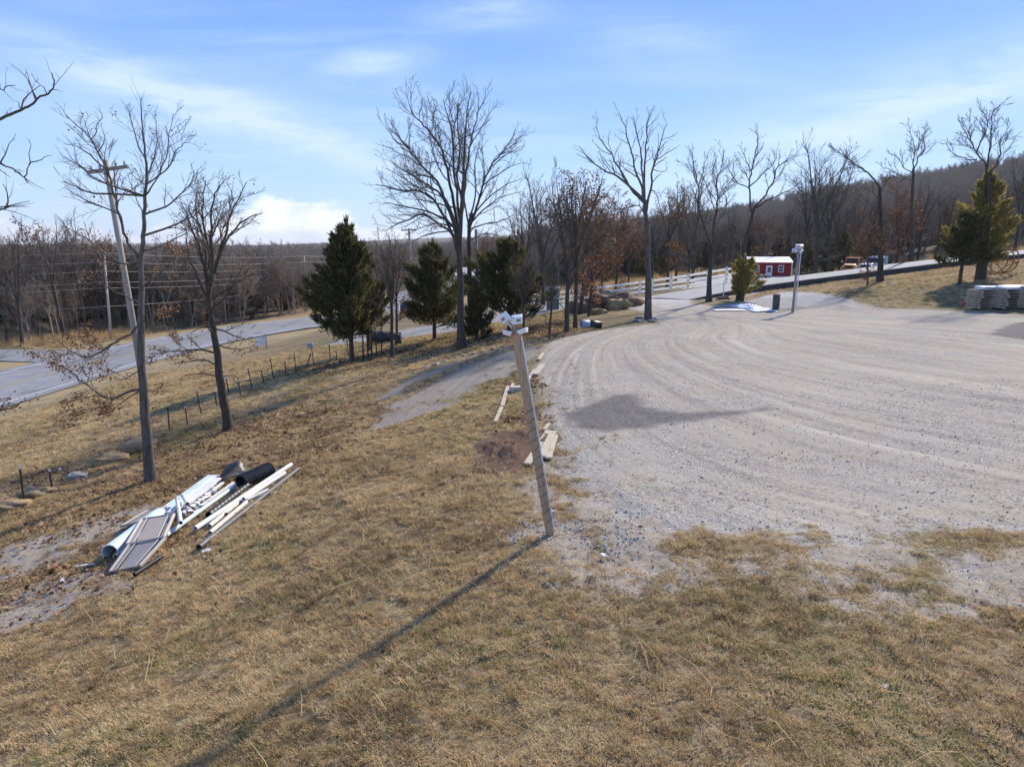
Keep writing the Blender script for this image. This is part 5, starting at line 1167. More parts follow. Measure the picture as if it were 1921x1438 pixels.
# ------------------------------------------------------------------ pallets at the right
def pallet():
    root = empty('pallet'); L, W, = 1.2, 1.0
    for i in range(7):
        q = MB(); q.box((0, -W / 2 + .06 + i * (W - .12) / 6, .13), (L, .10, .018)); q.build('deck_board', M['pallet'], root)
    for i in range(3):
        q = MB(); q.box((-L / 2 + .05 + i * (L - .1) / 2, 0, .07), (.045, W, .095)); q.build('stringer', M['pallet'], root)
    for i in range(3):
        q = MB(); q.box((0, -W / 2 + .06 + i * (W - .12) / 2, .012), (L, .10, .018)); q.build('base_board', M['pallet'], root)
    return root
p0 = pallet(); first = True; random.seed(3)
for st_, (px, py) in enumerate([(1846, 578), (1893, 578), (1945, 579)]):
    bx, by, bz = ground_at(px, py); nl = [7, 7, 8][st_]
    for k in range(nl):
        o = p0 if first else copy_tree(p0); first = False
        o.location = (bx + rnd(-.06, .06), by + rnd(-.06, .06), bz + .01 + k * .142); o.rotation_euler = (0, 0, R(4) + rnd(-.09, .09)); o.scale = (1.12, 1.1, 1)
        tag(o, 'weathered pallet, %s from the bottom of the %s stack' % (ORD[k], ['left', 'middle', 'right'][st_]), 'pallet', 'stacked weathered pallets')
bx, by, bz = ground_at(1850, 578); zt = bz + 7 * .142 + .03
def wire_crate(cx, cy, cz, L, W, H, label):
    root = empty('wire_crate', (cx, cy, cz)); q = MB(); n = 14
    for i in range(n + 1):
        xx = -L / 2 + L * i / n
        for s_ in (-1, 1): q.beam((xx, s_ * W / 2, 0), (xx, s_ * W / 2, H), .012, .012)
    for s_ in (-1, 1):
        for zz in (0.01, H / 2, H): q.beam((-L / 2, s_ * W / 2, zz), (L / 2, s_ * W / 2, zz), .014, .014)
    q.build('wire', M['box_grey'], root); q = MB(); q.box((0, 0, H * .45), (L - .06, W - .06, H * .8)); q.build('liner', M['tarp'], root); tag(root, label, 'crate'); return root
wire_crate(bx + .1, by, zt, 1.25, .9, .18, 'white lined wire crate on top of the left pallet stack')
bx, by, bz = ground_at(1893, 578)
q = MB(); q.hexa([(-.6, -.5, 0), (.62, -.45, 0), (.6, .5, 0), (-.6, .5, 0), (-.55, -.45, .12), (.6, -.4, .17), (.55, .45, .2), (-.55, .45, .15)]); tag(bevel(q.build('folded_tarp', M['tarp'], loc=(bx, by, bz + 7 * .142 + .03)), .05), 'folded white tarp on top of the middle pallet stack', 'tarp')
q = MB(); q.box((0, 0, .10), (.35, .25, .2), Matrix.Rotation(.5, 3, 'Z')); tag(bevel(q.build('scrap', M['red_bit'], loc=ground_at(1805, 572)), .03), 'small red scrap in the grass left of the pallets', 'scrap')

# ------------------------------------------------------------------ rusty hay ring standing on edge
hx_, hy_, hz2 = ground_at(1868, 513); root = empty('hay_feeder', (hx_, hy_, hz2), R(-60)); Rr_ = 1.0
def ring(y, r, rad):
    q = MB(); pts = [(math.cos(a) * r, y, Rr_ + math.sin(a) * r) for a in np.linspace(0, 2 * math.pi, 33)]; q.tube(pts, rad, 5, cap=False); return q
for y in (-.75, .05, .75): ring(y, Rr_, .042).build('hoop', M['rust'], root)
for i in range(14):
    a = i * 2 * math.pi / 14; a2 = a + .22 * (1 if i % 2 else -1); q = MB(); q.tube([(math.cos(a) * Rr_, -.75, Rr_ + math.sin(a) * Rr_), (math.cos(a2) * Rr_, .75, Rr_ + math.sin(a2) * Rr_)], .045, 5); q.build('bar', M['rust'], root)
for i in range(4):
    a = i * math.pi / 4; q = MB(); q.tube([(math.cos(a) * Rr_, -.75, Rr_ + math.sin(a) * Rr_), (-math.cos(a) * Rr_, -.75, Rr_ - math.sin(a) * Rr_)], .03, 5); q.build('spoke', M['rust'], root)
tag(root, 'rusty round hay feeder standing on edge beside the olive cedars', 'hay feeder')

# ------------------------------------------------------------------ rocks
def rock_mesh(seed, sx, sy, sz, n=22, m=14, rough=.22, flat=.0):
    random.seed(seed); q = MB(); ph = [(rnd(0, 6.28), rnd(0, 6.28), rnd(1.2, 3.4), rnd(1.2, 3.4), rnd(.4, 1)) for _ in range(7)]
    for j in range(m + 1):
        th = math.pi * j / m
        for i in range(n):
            a = 2 * math.pi * i / n; d = V((math.cos(a) * math.sin(th), math.sin(a) * math.sin(th), math.cos(th)))
            r = 1 + rough * sum(k[4] * math.sin(k[2] * d.x * 1.7 + k[0] + k[3] * d.z) * math.cos(k[3] * d.y * 1.7 + k[1]) for k in ph) / 2.4
            r *= 1 + rough * .35 * math.sin(d.x * 9 + ph[0][0]) * math.sin(d.y * 8 + ph[1][0]) + rough * .3 * math.sin(d.z * 11 + d.x * 5 + ph[2][0])
            d = V((math.copysign(abs(d.x) ** .8, d.x), math.copysign(abs(d.y) ** .8, d.y), math.copysign(abs(d.z) ** .75, d.z)))
            q.v.append((d.x * sx * r, d.y * sy * r, d.z * sz * r))
    for j in range(m):
        for i in range(n):
            i2 = (i + 1) % n; q.f.append((j * n + i, j * n + n + i, j * n + n + i2, j * n + i2))
    return q
def rock(px, py, s, seed, label, m='rock', rz=0.0, sink=.22, group=None, rough=.34, name='rock'):
    x, y, z = ground_at(px, py); q = rock_mesh(seed, *s, rough=rough); o = q.build(name, M[m], smooth=True, loc=(x, y, z + s[2] * (1 - 2 * sink))); o.rotation_euler = (0, 0, rz)
    tag(o, label, 'rock', group or 'rocks round the yard'); return o
rock(263, 846, (.52, .35, .24), 1, 'largest tan rock behind the left oak trunk', rz=.5)
rock(206, 868, (.52, .28, .16), 2, 'long tan rock left of the left oak', rz=.7)
rock(70, 930, (.42, .28, .14), 3, 'flat tan rock between the two leftmost fence posts', rz=.5)
rock(22, 955, (.45, .30, .13), 4, 'low rock at the left edge below the fence post', rz=.3)
rock(146, 896, (.25, .2, .10), 5, 'small grey rock under the fallen post', 'rock_pale')
rock(1145, 577, (1.9, 1.0, .62), 6, 'big brown boulder with flat sides on the mound', 'rock_brown', rz=.3, sink=.25, rough=.5)
rock(1098, 584, (1.3, .9, .42), 7, 'brown slab at the left part of the boulder mound', 'rock_brown', rz=-.3)
rock(1158, 580, (.75, .6, .4), 8, 'rounded tan boulder at the right end of the mound', 'rock', rz=.2)
rock(1120, 589, (.38, .32, .22), 9, 'small rounded boulder in front of the mound', 'rock', rz=.9)
rock(1132, 588, (.3, .25, .16), 10, 'smallest stone in front of the mound', 'rock', rz=.2)
x, y, z = ground_at(1140, 577); q = rock_mesh(12, .34, .25, .17); o = q.build('rock', M['rock_pale'], smooth=True, loc=(x - .05, y, z + 1.02)); tag(o, 'pale broken stone lying on top of the big boulder', 'rock', 'rocks round the yard')
b = V(ground_at(1160, 580)); root = empty('fence_post', b); mb = MB(); d = V(at(1159, 541, b.y)) - b; mb.beam((0, 0, -.1), d, .06, .03); mb.build('shaft', M['rust'], root); tag(root, 'single rusty post behind the boulder mound', 'fence post')
random.seed(77)
for k, (px, py) in enumerate([(1198, 597), (1206, 601), (1201, 604), (1222, 603), (1228, 600), (1194, 602)]):
    rock(px, py, (.12 + rnd(0, .1), .1 + rnd(0, .08), .07), 30 + k, 'pale stone at the foot of the spotted oak', 'rock_pale', group='pale stones round the spotted oak', rz=k)
# edging stones of the ramp
for k, (px, py) in enumerate([(780, 700), (800, 690), (818, 684), (836, 679), (852, 672), (870, 667), (888, 664), (905, 660), (925, 655), (945, 651)]):
    rock(px, py, (.12 + rnd(0, .1), .08, .05), 50 + k, '%s pale edging stone up along the gravel ramp' % ORD[k], 'rock_pale', group='edging stones of the ramp', rz=.9 + rnd(-.3, .3))

# ------------------------------------------------------------------ dug earth by the post
random.seed(9); q = MB(); n = 44
for j in range(17):
    f = j / 16
    for i in range(n):
        a = 2 * math.pi * i / n; r = f * (1 + .16 * math.sin(3 * a + 1) + .1 * math.sin(7 * a)); x = DIG[0] + math.cos(a) * r * .92; y = DIG[1] + math.sin(a) * r * 1.75
        h = (.09 + .05 * math.sin(x * 5 + y * 3)) * (1 - f ** 2) * (1 + rnd(-.6, .6)) - .05 * (f > .95); q.v.append((x - DIG[0], y - DIG[1], tz(x, y) - DIG[2] + h + .015 * (1 - f)))
for j in range(16):
    for i in range(n): i2 = (i + 1) % n; q.f.append((j * n + i, j * n + n + i, j * n + n + i2, j * n + i2))
tag(q.build('dirt_pile', M['dirt'], smooth=True, loc=DIG), 'low heap of red-brown dug earth left of the leaning post', 'dirt pile')

# ------------------------------------------------------------------ boards along the edge of the lot
BD = [(929, 791, 941, 763, .10, 'pale board end lying lowest left of the leaning post'), (942, 761, 953, 724, .11, 'long pale board left of the leaning post, upper piece'), (956, 734, 963, 719, .10, 'short pale board beside the upper long board'), (989, 870, 1029, 808, .14, 'split board passing behind the leaning post at the lot edge'),
      (1015, 856, 1038, 809, .15, 'wide middle board of the three right of the leaning post'), (1029, 859, 1042, 816, .12, 'right board of the three right of the leaning post'), (1021, 806, 1030, 794, .08, 'short splinter of board above the three boards'), (991, 711, 1003, 693, .10, 'narrow board far up the lot edge'), (1004, 702, 1018, 683, .20, 'wide pale board far up the lot edge'), (1011, 674, 1019, 662, .12, 'farthest pale board at the lot edge')]
for k, (a, b_, c_, d_, w_, lab) in enumerate(BD):
    h_ = .05 + (.05 if k in (4,) else 0); A, B = V(ground_at(a, b_, h_)), V(ground_at(c_, d_, h_)); q = MB(); q.beam((0, 0, 0), B - A, w_, .04)
    tag(bevel(q.build('board', M['board'], loc=A), .004), lab, 'board', 'boards along the lot edge')
A = V(ground_at(964, 736)); q = MB(); q.box((.1, .05, .09), (.42, .26, .18), Matrix.Rotation(.3, 3, 'Z')); tag(bevel(q.build('wood_block', M['board'], loc=A), .01), 'pale wood block behind the leaning post near the long boards', 'wood block')
A, B = V(ground_at(1590, 543, .06)), V(ground_at(1613, 540, .06)); q = MB(); q.beam((0, 0, 0), B - A, .14, .05); tag(q.build('board', M['pallet'], loc=A), 'grey board lying on the grass slope above the gravel', 'board')

# ------------------------------------------------------------------ pile of pipes
def pipe(a, b, r, m, label, h=None, h2=None, name='pipe', n=14, wall=.82):
    r *= 1.22; h = r + .02 if h is None else h; h2 = h if h2 is None else h2
    A, B = V(ground_at(*a, h)), V(ground_at(*b, h2)); q = MB(); q.pipe([V((0, 0, 0)), (B - A) * .5, B - A], r, r * wall, n)
    o = q.build(name, M[m], smooth=False, loc=A); tag(o, label, 'pipe', 'pipes in the pile'); 
    o.data.polygons.foreach_set('use_smooth', [True] * len(o.data.polygons)); o.data.set_sharp_from_angle(angle=R(40)); return o
pipe((373, 1026), (560, 879), .045, 'pvc_grey', 'long dark grey pipe, nearest in the pile')
pipe((366, 991), (546, 871), .042, 'pvc_white', 'longest white pipe in the middle of the pile', .12)
pipe((393, 986), (446, 943), .036, 'pvc_cream', 'short cream pipe beside the longest white pipe', .06)
pipe((394, 999), (462, 942), .036, 'pvc_cream', 'dirty cream pipe next to the dark grey pipe')
pipe((457, 936), (534, 887), .040, 'pvc_white', 'white pipe at the upper right of the pile', .10)
pipe((455, 941), (503, 919), .036, 'pvc_cream', 'stubby cream pipe under the upper white pipe', .05)
pipe((311, 1004), (446, 907), .036, 'pvc_teal', 'long pale teal pipe across the pile', .13)
pipe((332, 934), (339, 980), .032, 'pvc_white', 'short white pipe standing across the panels', .30, .24)
pipe((342, 928), (352, 945), .034, 'pvc_white', 'short white stub behind the standing white pipe', .34, .28)
pipe((206, 1036), (300, 965), .125, 'pvc_teal', 'thick pale sewer pipe under the folded panels', .13, wall=.88)
pipe((217, 1044), (248, 1020), .045, 'pvc_white', 'small white pipe beside the thick sewer pipe', .05)
pipe((252, 1077), (305, 1042), .028, 'black_plastic', 'dark thin pipe on the grass below the folded panels')
pipe((363, 965), (383, 950), .04, 'pvc_cream', 'dirty short pipe under the teal pipe', .05)
random.seed(15)
FT = [(350, 952), (357, 946), (364, 950), (371, 944), (360, 958), (376, 938), (384, 934), (368, 938), (390, 928), (398, 922), (347, 962), (379, 948)]
for k, (px, py) in enumerate(FT):
    A = V(ground_at(px, py, .12)); a = rnd(0, 3.14); d = V((math.cos(a), math.sin(a), rnd(-.1, .4))) * rnd(.08, .17); q = MB(); r = rnd(.026, .038)
    q.pipe([-d, d], r, r * .78, 10); q.pipe([V((0, 0, 0)), V((-d.y, d.x, .05)).normalized() * .12], r, r * .78, 10)
    o = q.build('pipe_fitting', M['pvc_white'], smooth=True, loc=A); o.data.set_sharp_from_angle(angle=R(40)); tag(o, 'small white pipe fitting jumbled in the middle of the pile', 'pipe fitting', 'white fittings in the pile')
for k, (a, b_, w_, h_) in enumerate([((300, 966), (404, 893), .30, .10), ((292, 968), (396, 892), .16, .16), ((318, 962), (410, 897), .14, .20), ((350, 958), (418, 905), .07, .12), ((368, 955), (438, 905), .05, .10), ((345, 950), (405, 905), .05, .24)]):
    A, B = V(ground_at(*a, h_)), V(ground_at(*b_, h_)); q = MB(); q.beam((0, 0, 0), B - A, w_, .05 if k else .08)
    tag(bevel(q.build('vinyl_plank', M['pvc_teal' if k == 1 else 'pvc_white'], loc=A), .006), ['widest white vinyl plank in the pile', 'pale teal vinyl plank along the back of the pile', 'white vinyl plank lying on the widest plank', 'narrow white strip right of the planks', 'thin white strip beside the teal pipe', 'thin white strip on top of the planks'][k], 'plank', 'white planks in the pile')
def ribbed(a, b, r, label, h, torn=False):
    A, B = V(ground_at(*a, h)), V(ground_at(*b, h)); q = MB(); n = 26; d = B - A; pts = [d * (i / (n - 1)) for i in range(n)]; rad = [r * (1.0 if i % 2 else .88) for i in range(n)]; q.tube(pts, rad, 18, cap=False); f0 = len(q.f); q.tube(pts, [k_ * .85 for k_ in rad], 18, cap=False); q.f[f0:] = [f[::-1] for f in q.f[f0:]]
    o = q.build('corrugated_pipe', M['black_plastic'], loc=A); tag(o, label, 'pipe', 'black corrugated pipes'); return o
ribbed((452, 905), (505, 881), .185, 'wide black corrugated pipe at the far end of the pile', .19)
ribbed((392, 966), (468, 908), .085, 'narrow black corrugated pipe between the white pipes', .09)
A = V(ground_at(410, 912)); B = V(ground_at(446, 892)); q = MB(); d = B - A; m_ = 9
for j in range(7):
    f = j / 6; c = d * f
    for i in range(m_):
        a = math.pi * (i / (m_ - 1)) * (.55 + .45 * f); r = .08 + .24 * f + .03 * math.sin(i * 2.1 + j); s_ = V((-d.y, d.x, 0)).normalized(); q.v.append(tuple(c + s_ * math.cos(a + .3) * r + V((0, 0, .02 + math.sin(a + .3) * r * 1.15))))
for j in range(6):
    for i in range(m_ - 1): q.f.append((j * m_ + i, j * m_ + i + 1, j * m_ + m_ + i + 1, j * m_ + m_ + i))
o = q.build('plastic_shell', M['black_plastic'], smooth=True, loc=A); sf = o.modifiers.new('thick', 'SOLIDIFY'); sf.thickness = .008; tag(o, 'torn black plastic shell standing up behind the white planks', 'plastic shell')
# folded panels
def slab(corners, h, th, label):
    C = [V(ground_at(px, py, hh)) for (px, py), hh in zip(corners, h)]; o0 = C[0].copy(); root = empty('folding_panel', o0 - V((0, 0, h[0]))); W1 = root.location.copy()
    C = [c - W1 for c in C]; nrm = (C[1] - C[0]).cross(C[3] - C[0]).normalized(); nrm = nrm if nrm.z > 0 else -nrm
    q = MB(); q.hexa([c - nrm * th for c in C] + C); bevel(q.build('board', M['taupe'], root), .008)
    L = lambda u, v: (C[0] * (1 - u) + C[1] * u) * (1 - v) + (C[3] * (1 - u) + C[2] * u) * v
    for u in (.04, .96):
        q = MB(); q.beam(L(u, .01) + nrm * .008, L(u, .99) + nrm * .008, .04, .03, up=nrm); bevel(q.build('edge_rail', M['cream'], root), .008)
    for u in (.2, .80):
        q = MB(); q.beam(L(u, .02) + nrm * .005, L(u, .98) + nrm * .005, .022, .014, up=nrm); q.build('rib', M['cream'], root)
        q = MB(); q.beam(L(u + .045, .02) + nrm * .002, L(u + .045, .98) + nrm * .002, .02, .006, up=nrm); q.build('groove', M['black_plastic'], root)
    q = MB(); q.beam(L(.91, .62) + nrm * .004, L(.91, .84) + nrm * .004, .045, .012, up=nrm); q.build('grip_slot', M['black_plastic'], root)
    for v in (.012, .988):
        q = MB(); q.beam(L(0, v) + nrm * .006, L(1, v) + nrm * .006, .025, .02, up=nrm); q.build('end_rail', M['taupe'], root)
    tag(root, label, 'panel', 'folded taupe panels on the pile')
slab([(203, 1073), (264, 1061), (313, 1007), (240, 1021)], [.04, .06, .22, .25], .035, 'nearest taupe plastic panel of the folded set on the pipe pile')
slab([(235, 1021), (310, 1007), (329, 963), (264, 973)], [.26, .23, .30, .30], .035, 'middle taupe plastic panel of the folded set on the pipe pile')
slab([(225, 987), (262, 978), (312, 949), (277, 956)], [.10, .20, .22, .16], .03, 'rear taupe plastic panel sticking out behind the folded set')

# ------------------------------------------------------------------ small things lying about
def litter(px, py, s, m, label, cat, seed, name='litter'):
    x, y, z = ground_at(px, py); random.seed(seed); q = MB(); n = 5
    for i in range(n):
        for j in range(n): q.v.append(((i / 4 - .5) * s * rnd(.9, 1.1), (j / 4 - .5) * s * rnd(.7, .9), rnd(.01, .35) * s))
    for i in range(n - 1):
        for j in range(n - 1): q.f.append((i * n + j, (i + 1) * n + j, (i + 1) * n + j + 1, i * n + j + 1))
    o = q.build(name, M[m], loc=(x, y, z + .015)); k = o.modifiers.new('thick', 'SOLIDIFY'); k.thickness = .004; o.rotation_euler = (0, 0, seed); tag(o, label, cat); return o
litter(388, 1035, .13, 'paper', 'crumpled white scrap on the grass below the grey pipe', 'litter', 1)
litter(1133, 1044, .09, 'paper', 'white crushed can on the grass right of the post', 'litter', 2)
litter(1660, 1290, .06, 'paper', 'tiny white scrap in the grass at the lower right', 'litter', 3)
litter(102, 1064, .12, 'red_bit', 'pale red scrap among the leaves at the left', 'litter', 4)
litter(118, 1090, .10, 'paper', 'small white stone-like scrap at the left', 'litter', 5)
litter(1033, 655, .14, 'paper', 'white bit at the top of the lot edge', 'litter', 6)
A, B = V(ground_at(142, 1062, .03)), V(ground_at(181, 1056, .03)); q = MB(); q.beam((0, 0, 0), B - A, .05, .02); tag(q.build('stick', M['pvc_cream'], loc=A), 'flat pale lath on the leaves left of the pile', 'lath')
# blue bucket with a black lid lying by the oak
A = V(ground_at(1090, 617)); q = MB(); q.pipe([(0, 0, .22), (.1, .02, .22), (.42, .06, .22)], .21, .18, 16); root = empty('bucket', A); q.build('body', M['blue_plastic'], root, smooth=True); q = MB(); q.tube([(.42, .06, .22), (.60, .08, .22), (1.0, .1, .18)], [.215, .2, .17], 14); q.build('sack', M['black_plastic'], root, smooth=True)
tag(root, 'faded blue bucket on its side with a black end in the grass', 'bucket')
# grey bin on the lot
x, y, z = ground_at(1455, 581); root = empty('waste_bin', (x, y, z)); q = MB(); q.pipe([(0, 0, 0), (0, 0, .45), (0, 0, .92)], .21, .19, 16); q.build('drum', M['bin'], root, smooth=True)
for zz in (.3, .62, .9):
    q = MB(); q.pipe([(0, 0, zz - .02), (0, 0, zz + .02)], .222, .212, 16); q.build('rib', M['bin'], root)
q = MB(); q.box((.1, -.21, .08), (.12, .02, .06)); q.build('sticker', M['paper'], root); q = MB(); q.tube([(0, 0, .04), (0, 0, .05)], .19, 16); q.build('floor', M['bin'], root)
tag(root, 'dark ribbed metal bin on the gravel left of the far lamp pole', 'bin')
def sheet(px, py, sx, sy, h, m, label, seed, rz=0):
    x, y, z = ground_at(px, py); random.seed(seed); n, k = 22, 12; q = MB(); ph = [(rnd(0, 6), rnd(2, 6), rnd(2, 6)) for _ in range(6)]
    c, s_ = math.cos(rz), math.sin(rz)
    for i in range(n):
        for j in range(k):
            u, v = i / (n - 1) - .5, j / (k - 1) - .5; w_ = sum(math.sin(a + b * u * 4 + d * v * 4) for a, b, d in ph) / 6; e = max(0, 1 - 4 * max(u * u, v * v)); xx, yy = u * sx * (1 + .1 * w_), v * sy * (1 + .2 * math.sin(u * 7 + seed)); X, Y2 = x + xx * c - yy * s_, y + xx * s_ + yy * c
            q.v.append((X - x, Y2 - y, tz(X, Y2) - z + .03 + h * e * (.45 + .6 * w_)))
    for i in range(n - 1):
        for j in range(k - 1): q.f.append((i * k + j, (i + 1) * k + j, (i + 1) * k + j + 1, i * k + j + 1))
    o = q.build('plastic_sheet', M[m], smooth=True, loc=(x, y, z)); o.modifiers.new('thick', 'SOLIDIFY').thickness = .01; tag(o, label, 'plastic sheet', 'sheets on the gravel'); return o
sheet(1405, 578, 1.2, 2.2, .28, 'tarp', 'heaped bright white plastic sheet on the far gravel', 4, .3)
sheet(1428, 582, 1.6, 1.3, .10, 'tarp_blue', 'pale bluish plastic sheet spread left of the dark bin', 5, .1)
sheet(1368, 582, 2.0, .6, .05, 'tarp', 'thin white plastic strip at the left end of the sheets', 6, .15)
# survey stake, green pedestal, grey meter box, culvert pipe, stump, tank, far house
b = V(ground_at(1357, 560)); q = MB(); q.tube([(0, 0, -.1), (-.03, 0, 1.3)], .035, 6); tag(q.build('marker_stake', M['white_paint'], loc=b), 'thin white stake beside the drive between the dark oak and the juniper', 'stake')
q = MB(); q.hexa([(-.5, -.3, 0), (.5, -.35, 0), (.45, .3, 0), (-.5, .3, 0), (-.3, -.2, .22), (.3, -.2, .28), (.3, .2, .25), (-.3, .2, .2)]); tag(bevel(q.build('dark_stone', M['rock_brown'], loc=ground_at(1356, 562)), .06), 'dark flat stone at the foot of the white stake', 'rock')
b = V(ground_at(1037, 580)); root = empty('utility_pedestal', b); q = MB(); q.box((0, 0, .4), (.9, .6, .8)); bevel(q.build('lower_box', M['green_box'], root), .04); q = MB(); q.box((0, .3, 1.15), (1.0, .3, .9)); bevel(q.build('upper_box', M['box_grey'], root), .04); tag(root, 'grey and green utility boxes in front of the white fence', 'utility box')
b = V(ground_at(722, 641)); q = MB(); q.pipe([(-1.1, .2, .32), (0, 0, .32), (1.0, -.25, .32)], .36, .31, 18); tag(q.build('culvert_pipe', M['culvert'], smooth=True, loc=b), 'black culvert pipe lying beside the grey gravel between the cedars', 'culvert')
b = V(ground_at(747, 646)); q = MB(); q.tube([(0, 0, -.1), (0, 0, .3), (.03, 0, .62)], [.24, .2, .19], 12); tag(q.build('stump', M['darkwall'], smooth=True, loc=b), 'short dark stump beside the sapling between the cedars', 'stump')
b = V(ground_at(772, 592)); root = empty('storage_tank', b, .1); q = MB(); q.tube([(-1.0, 0, .75), (-.88, 0, .75), (-.75, 0, .75), (.75, 0, .75), (.88, 0, .75), (1.0, 0, .75)], [.2, .46, .55, .55, .46, .2], 18); q.build('shell', M['navy'], root, smooth=True)
for sx in (-.6, .6):
    q = MB(); q.box((sx, 0, .12), (.15, .8, .28)); q.build('cradle', M['darkwall'], root)
tag(root, 'dark blue rounded tank behind the broad cedar', 'tank')
b = V(at(905, 540, 112)); b.z = tz(b.x, b.y); root = empty('far_house', b); q = MB(); q.box((0, 3, 1.4), (9, 6, 2.9)); q.build('wall', M['house_wall'], root)
zr = at(905, 505, 112)[2] - b.z; zr = max(zr, 3.9)
for sg in (-1, 1):
    q = MB(); q.hexa([(-5, 3, zr), (5, 3, zr), (5, 3 + sg * 3.4, 2.75), (-5, 3 + sg * 3.4, 2.75), (-5, 3, zr + .12), (5, 3, zr + .12), (5, 3 + sg * 3.4, 2.87), (-5, 3 + sg * 3.4, 2.87)]); q.build('roof', M['house_wall'], root)
for sx in (-2.6, 0, 2.6):
    q = MB(); q.box((sx, -.02, 1.5), (1.0, .06, 1.2)); q.build('window', M['glass'], root)
tag(root, 'pale house with a light roof far behind the oak trunks', 'house')
# ------------------------------------------------------------------ grass, fallen leaves, gravel stones
random.seed(21)
GRASS = [(0.0, (0.17, 0.115, 0.066)), (0.25, (0.43, 0.295, 0.148)), (0.5, (0.68, 0.485, 0.25)), (0.64, (0.82, 0.635, 0.37)), (0.72, (0.44, 0.37, 0.15)), (1.0, (0.21, 0.22, 0.07))]
M['grass'] = leaf_mat('dormant_grass', GRASS, 0.35, inst='tone')
M['fallen'] = leaf_mat('fallen_leaf', [(0.0, (0.075, 0.040, 0.023)), (0.4, (0.19, 0.105, 0.058)), (0.75, (0.33, 0.205, 0.125)), (1.0, (0.48, 0.34, 0.23))], 0.2, inst='tone')
M['stone'] = leaf_mat('loose_stone', [(0.0, (0.11, 0.105, 0.10)), (0.4, (0.27, 0.255, 0.235)), (0.75, (0.44, 0.415, 0.38)), (1.0, (0.66, 0.64, 0.60))], 0.0, inst='tone')
def tuft(n, h, spread, flat):
    q = MB()
    for _ in range(n):
        a = rnd(0, 6.28); r = spread * math.sqrt(rnd(0, 1)); p = V((math.cos(a) * r, math.sin(a) * r, -.008)); b = rnd(0, 6.28); ln = h * rnd(.5, 1.3); out = rnd(.3, 1.0) * flat
        d = V((math.cos(b) * out, math.sin(b) * out, 1 - .45 * out)).normalized(); s_ = V((-math.sin(b), math.cos(b), 0)) * rnd(.0022, .0042); m_ = p + d * ln * .55; e = m_ + (d + V((math.cos(b), math.sin(b), -.7)) * .55 * flat).normalized() * ln * .5
        i = len(q.v); q.v += [tuple(p - s_), tuple(p + s_), tuple(m_ + s_ * .8), tuple(m_ - s_ * .8), tuple(e)]; q.f += [(i, i + 1, i + 2, i + 3), (i + 3, i + 2, i + 4)]
    return joined([(q, M['grass'])])
TV = [tuft(34, .055, .085, .9) for _ in range(5)] + [tuft(26, .075, .07, .75) for _ in range(3)]
def field(n, x0, x1, y0, y1, dens):
    """points over a rectangle, thinned by a density function of the ground masks"""
    x = rng.uniform(x0, x1, n); y = rng.uniform(y0, y1, n); Z = zones(x, y); k = rng.random(n) < dens(Z, x, y)
    # only where a camera near here can look
    k &= (np.abs(x) < (y + 3.2) * 0.95)
    Zs = {a: b[k] for a, b in Z.items()}; return x[k], y[k], Zs
def lay(x, y, dz=0.0):
    z = terrain(x, y) ; return z + dz
def gz(x, y, Z):
    """ground height with the same small relief that the ground sheet carries"""
    gm = Z['gravel']; r = np.hypot(x, y + 1.5); fade = np.clip((90 - r) / 60, 0, 1)
    lump = (fbm(x, y, 1.6, 2, 4) - .5) * 0.10 + (fbm(x, y, 7, 4, 2) - .5) * 0.035
    flat = (vnoise(Z['lane'] * 3.1, (x + y) * 0.15, 1.0, 8) - .5) * 0.035 + (fbm(x, y, 2.0, 14, 3) - .5) * 0.03
    return terrain(x, y) + fade * (lump * (1 - gm) + flat * gm) - 0.03 * gm * fade
def tone_of(Z, x, y):
    n = len(x); c = fbm(x, y, .7, 41); t = .44 + (c - .5) * .75 + rng.normal(0, .19, n) - .12 * Z['litter']
    t = np.clip(t, .02, .66); g = rng.random(n) < np.clip(Z['green'] * .38, 0, .36); t[g] = rng.uniform(.68, 1.0, g.sum()); return t
gd = lambda Z, x, y: np.clip(1 - Z['gravel'] * 1.25, .10 * (Z['lot'] < 1.6) * (fbm(x, y, 2.6, 91) > .52), 1) * np.clip(1 - Z['pale'] * 1.3, .03, 1) * np.clip(1 - Z['dig'] * 1.2, .02, 1) * np.clip(.25 + 2.2 * (fbm(x, y, 4.5, 51, 3) - .28), .10, 1)
def grass(name, n, x0, x1, y0, y1, s0, s1):
    x, y, Z = field(n, x0, x1, y0, y1, gd); m = len(x)
    P = np.column_stack([x, y, gz(x, y, Z)]); rot_ = np.column_stack([rng.normal(0, .12, m), rng.normal(0, .12, m), rng.uniform(0, 6.28, m)])
    clump = fbm(x, y, 2.2, 61); sc = rng.uniform(s0, s1, m) * (.35 + .75 * clump + .75 * np.clip(fbm(x, y, 6.0, 65, 2) - .25, 0, 1)) * np.where(Z['gravel'] > .3, .6, 1)
    scatter(name, P, rot_, sc, rng.integers(0, len(TV), m), tone_of(Z, x, y), TV)
grass('grass', 62000, -9, 8, 2.0, 11, .68, 1.12)
grass('grass', 46000, -17, 4, 11, 22, .95, 1.5)
grass('grass', 32000, -26, 4, 22, 48, 1.4, 2.2)
grass('grass', 16000, 18, 46, 40, 62, 1.4, 2.0)
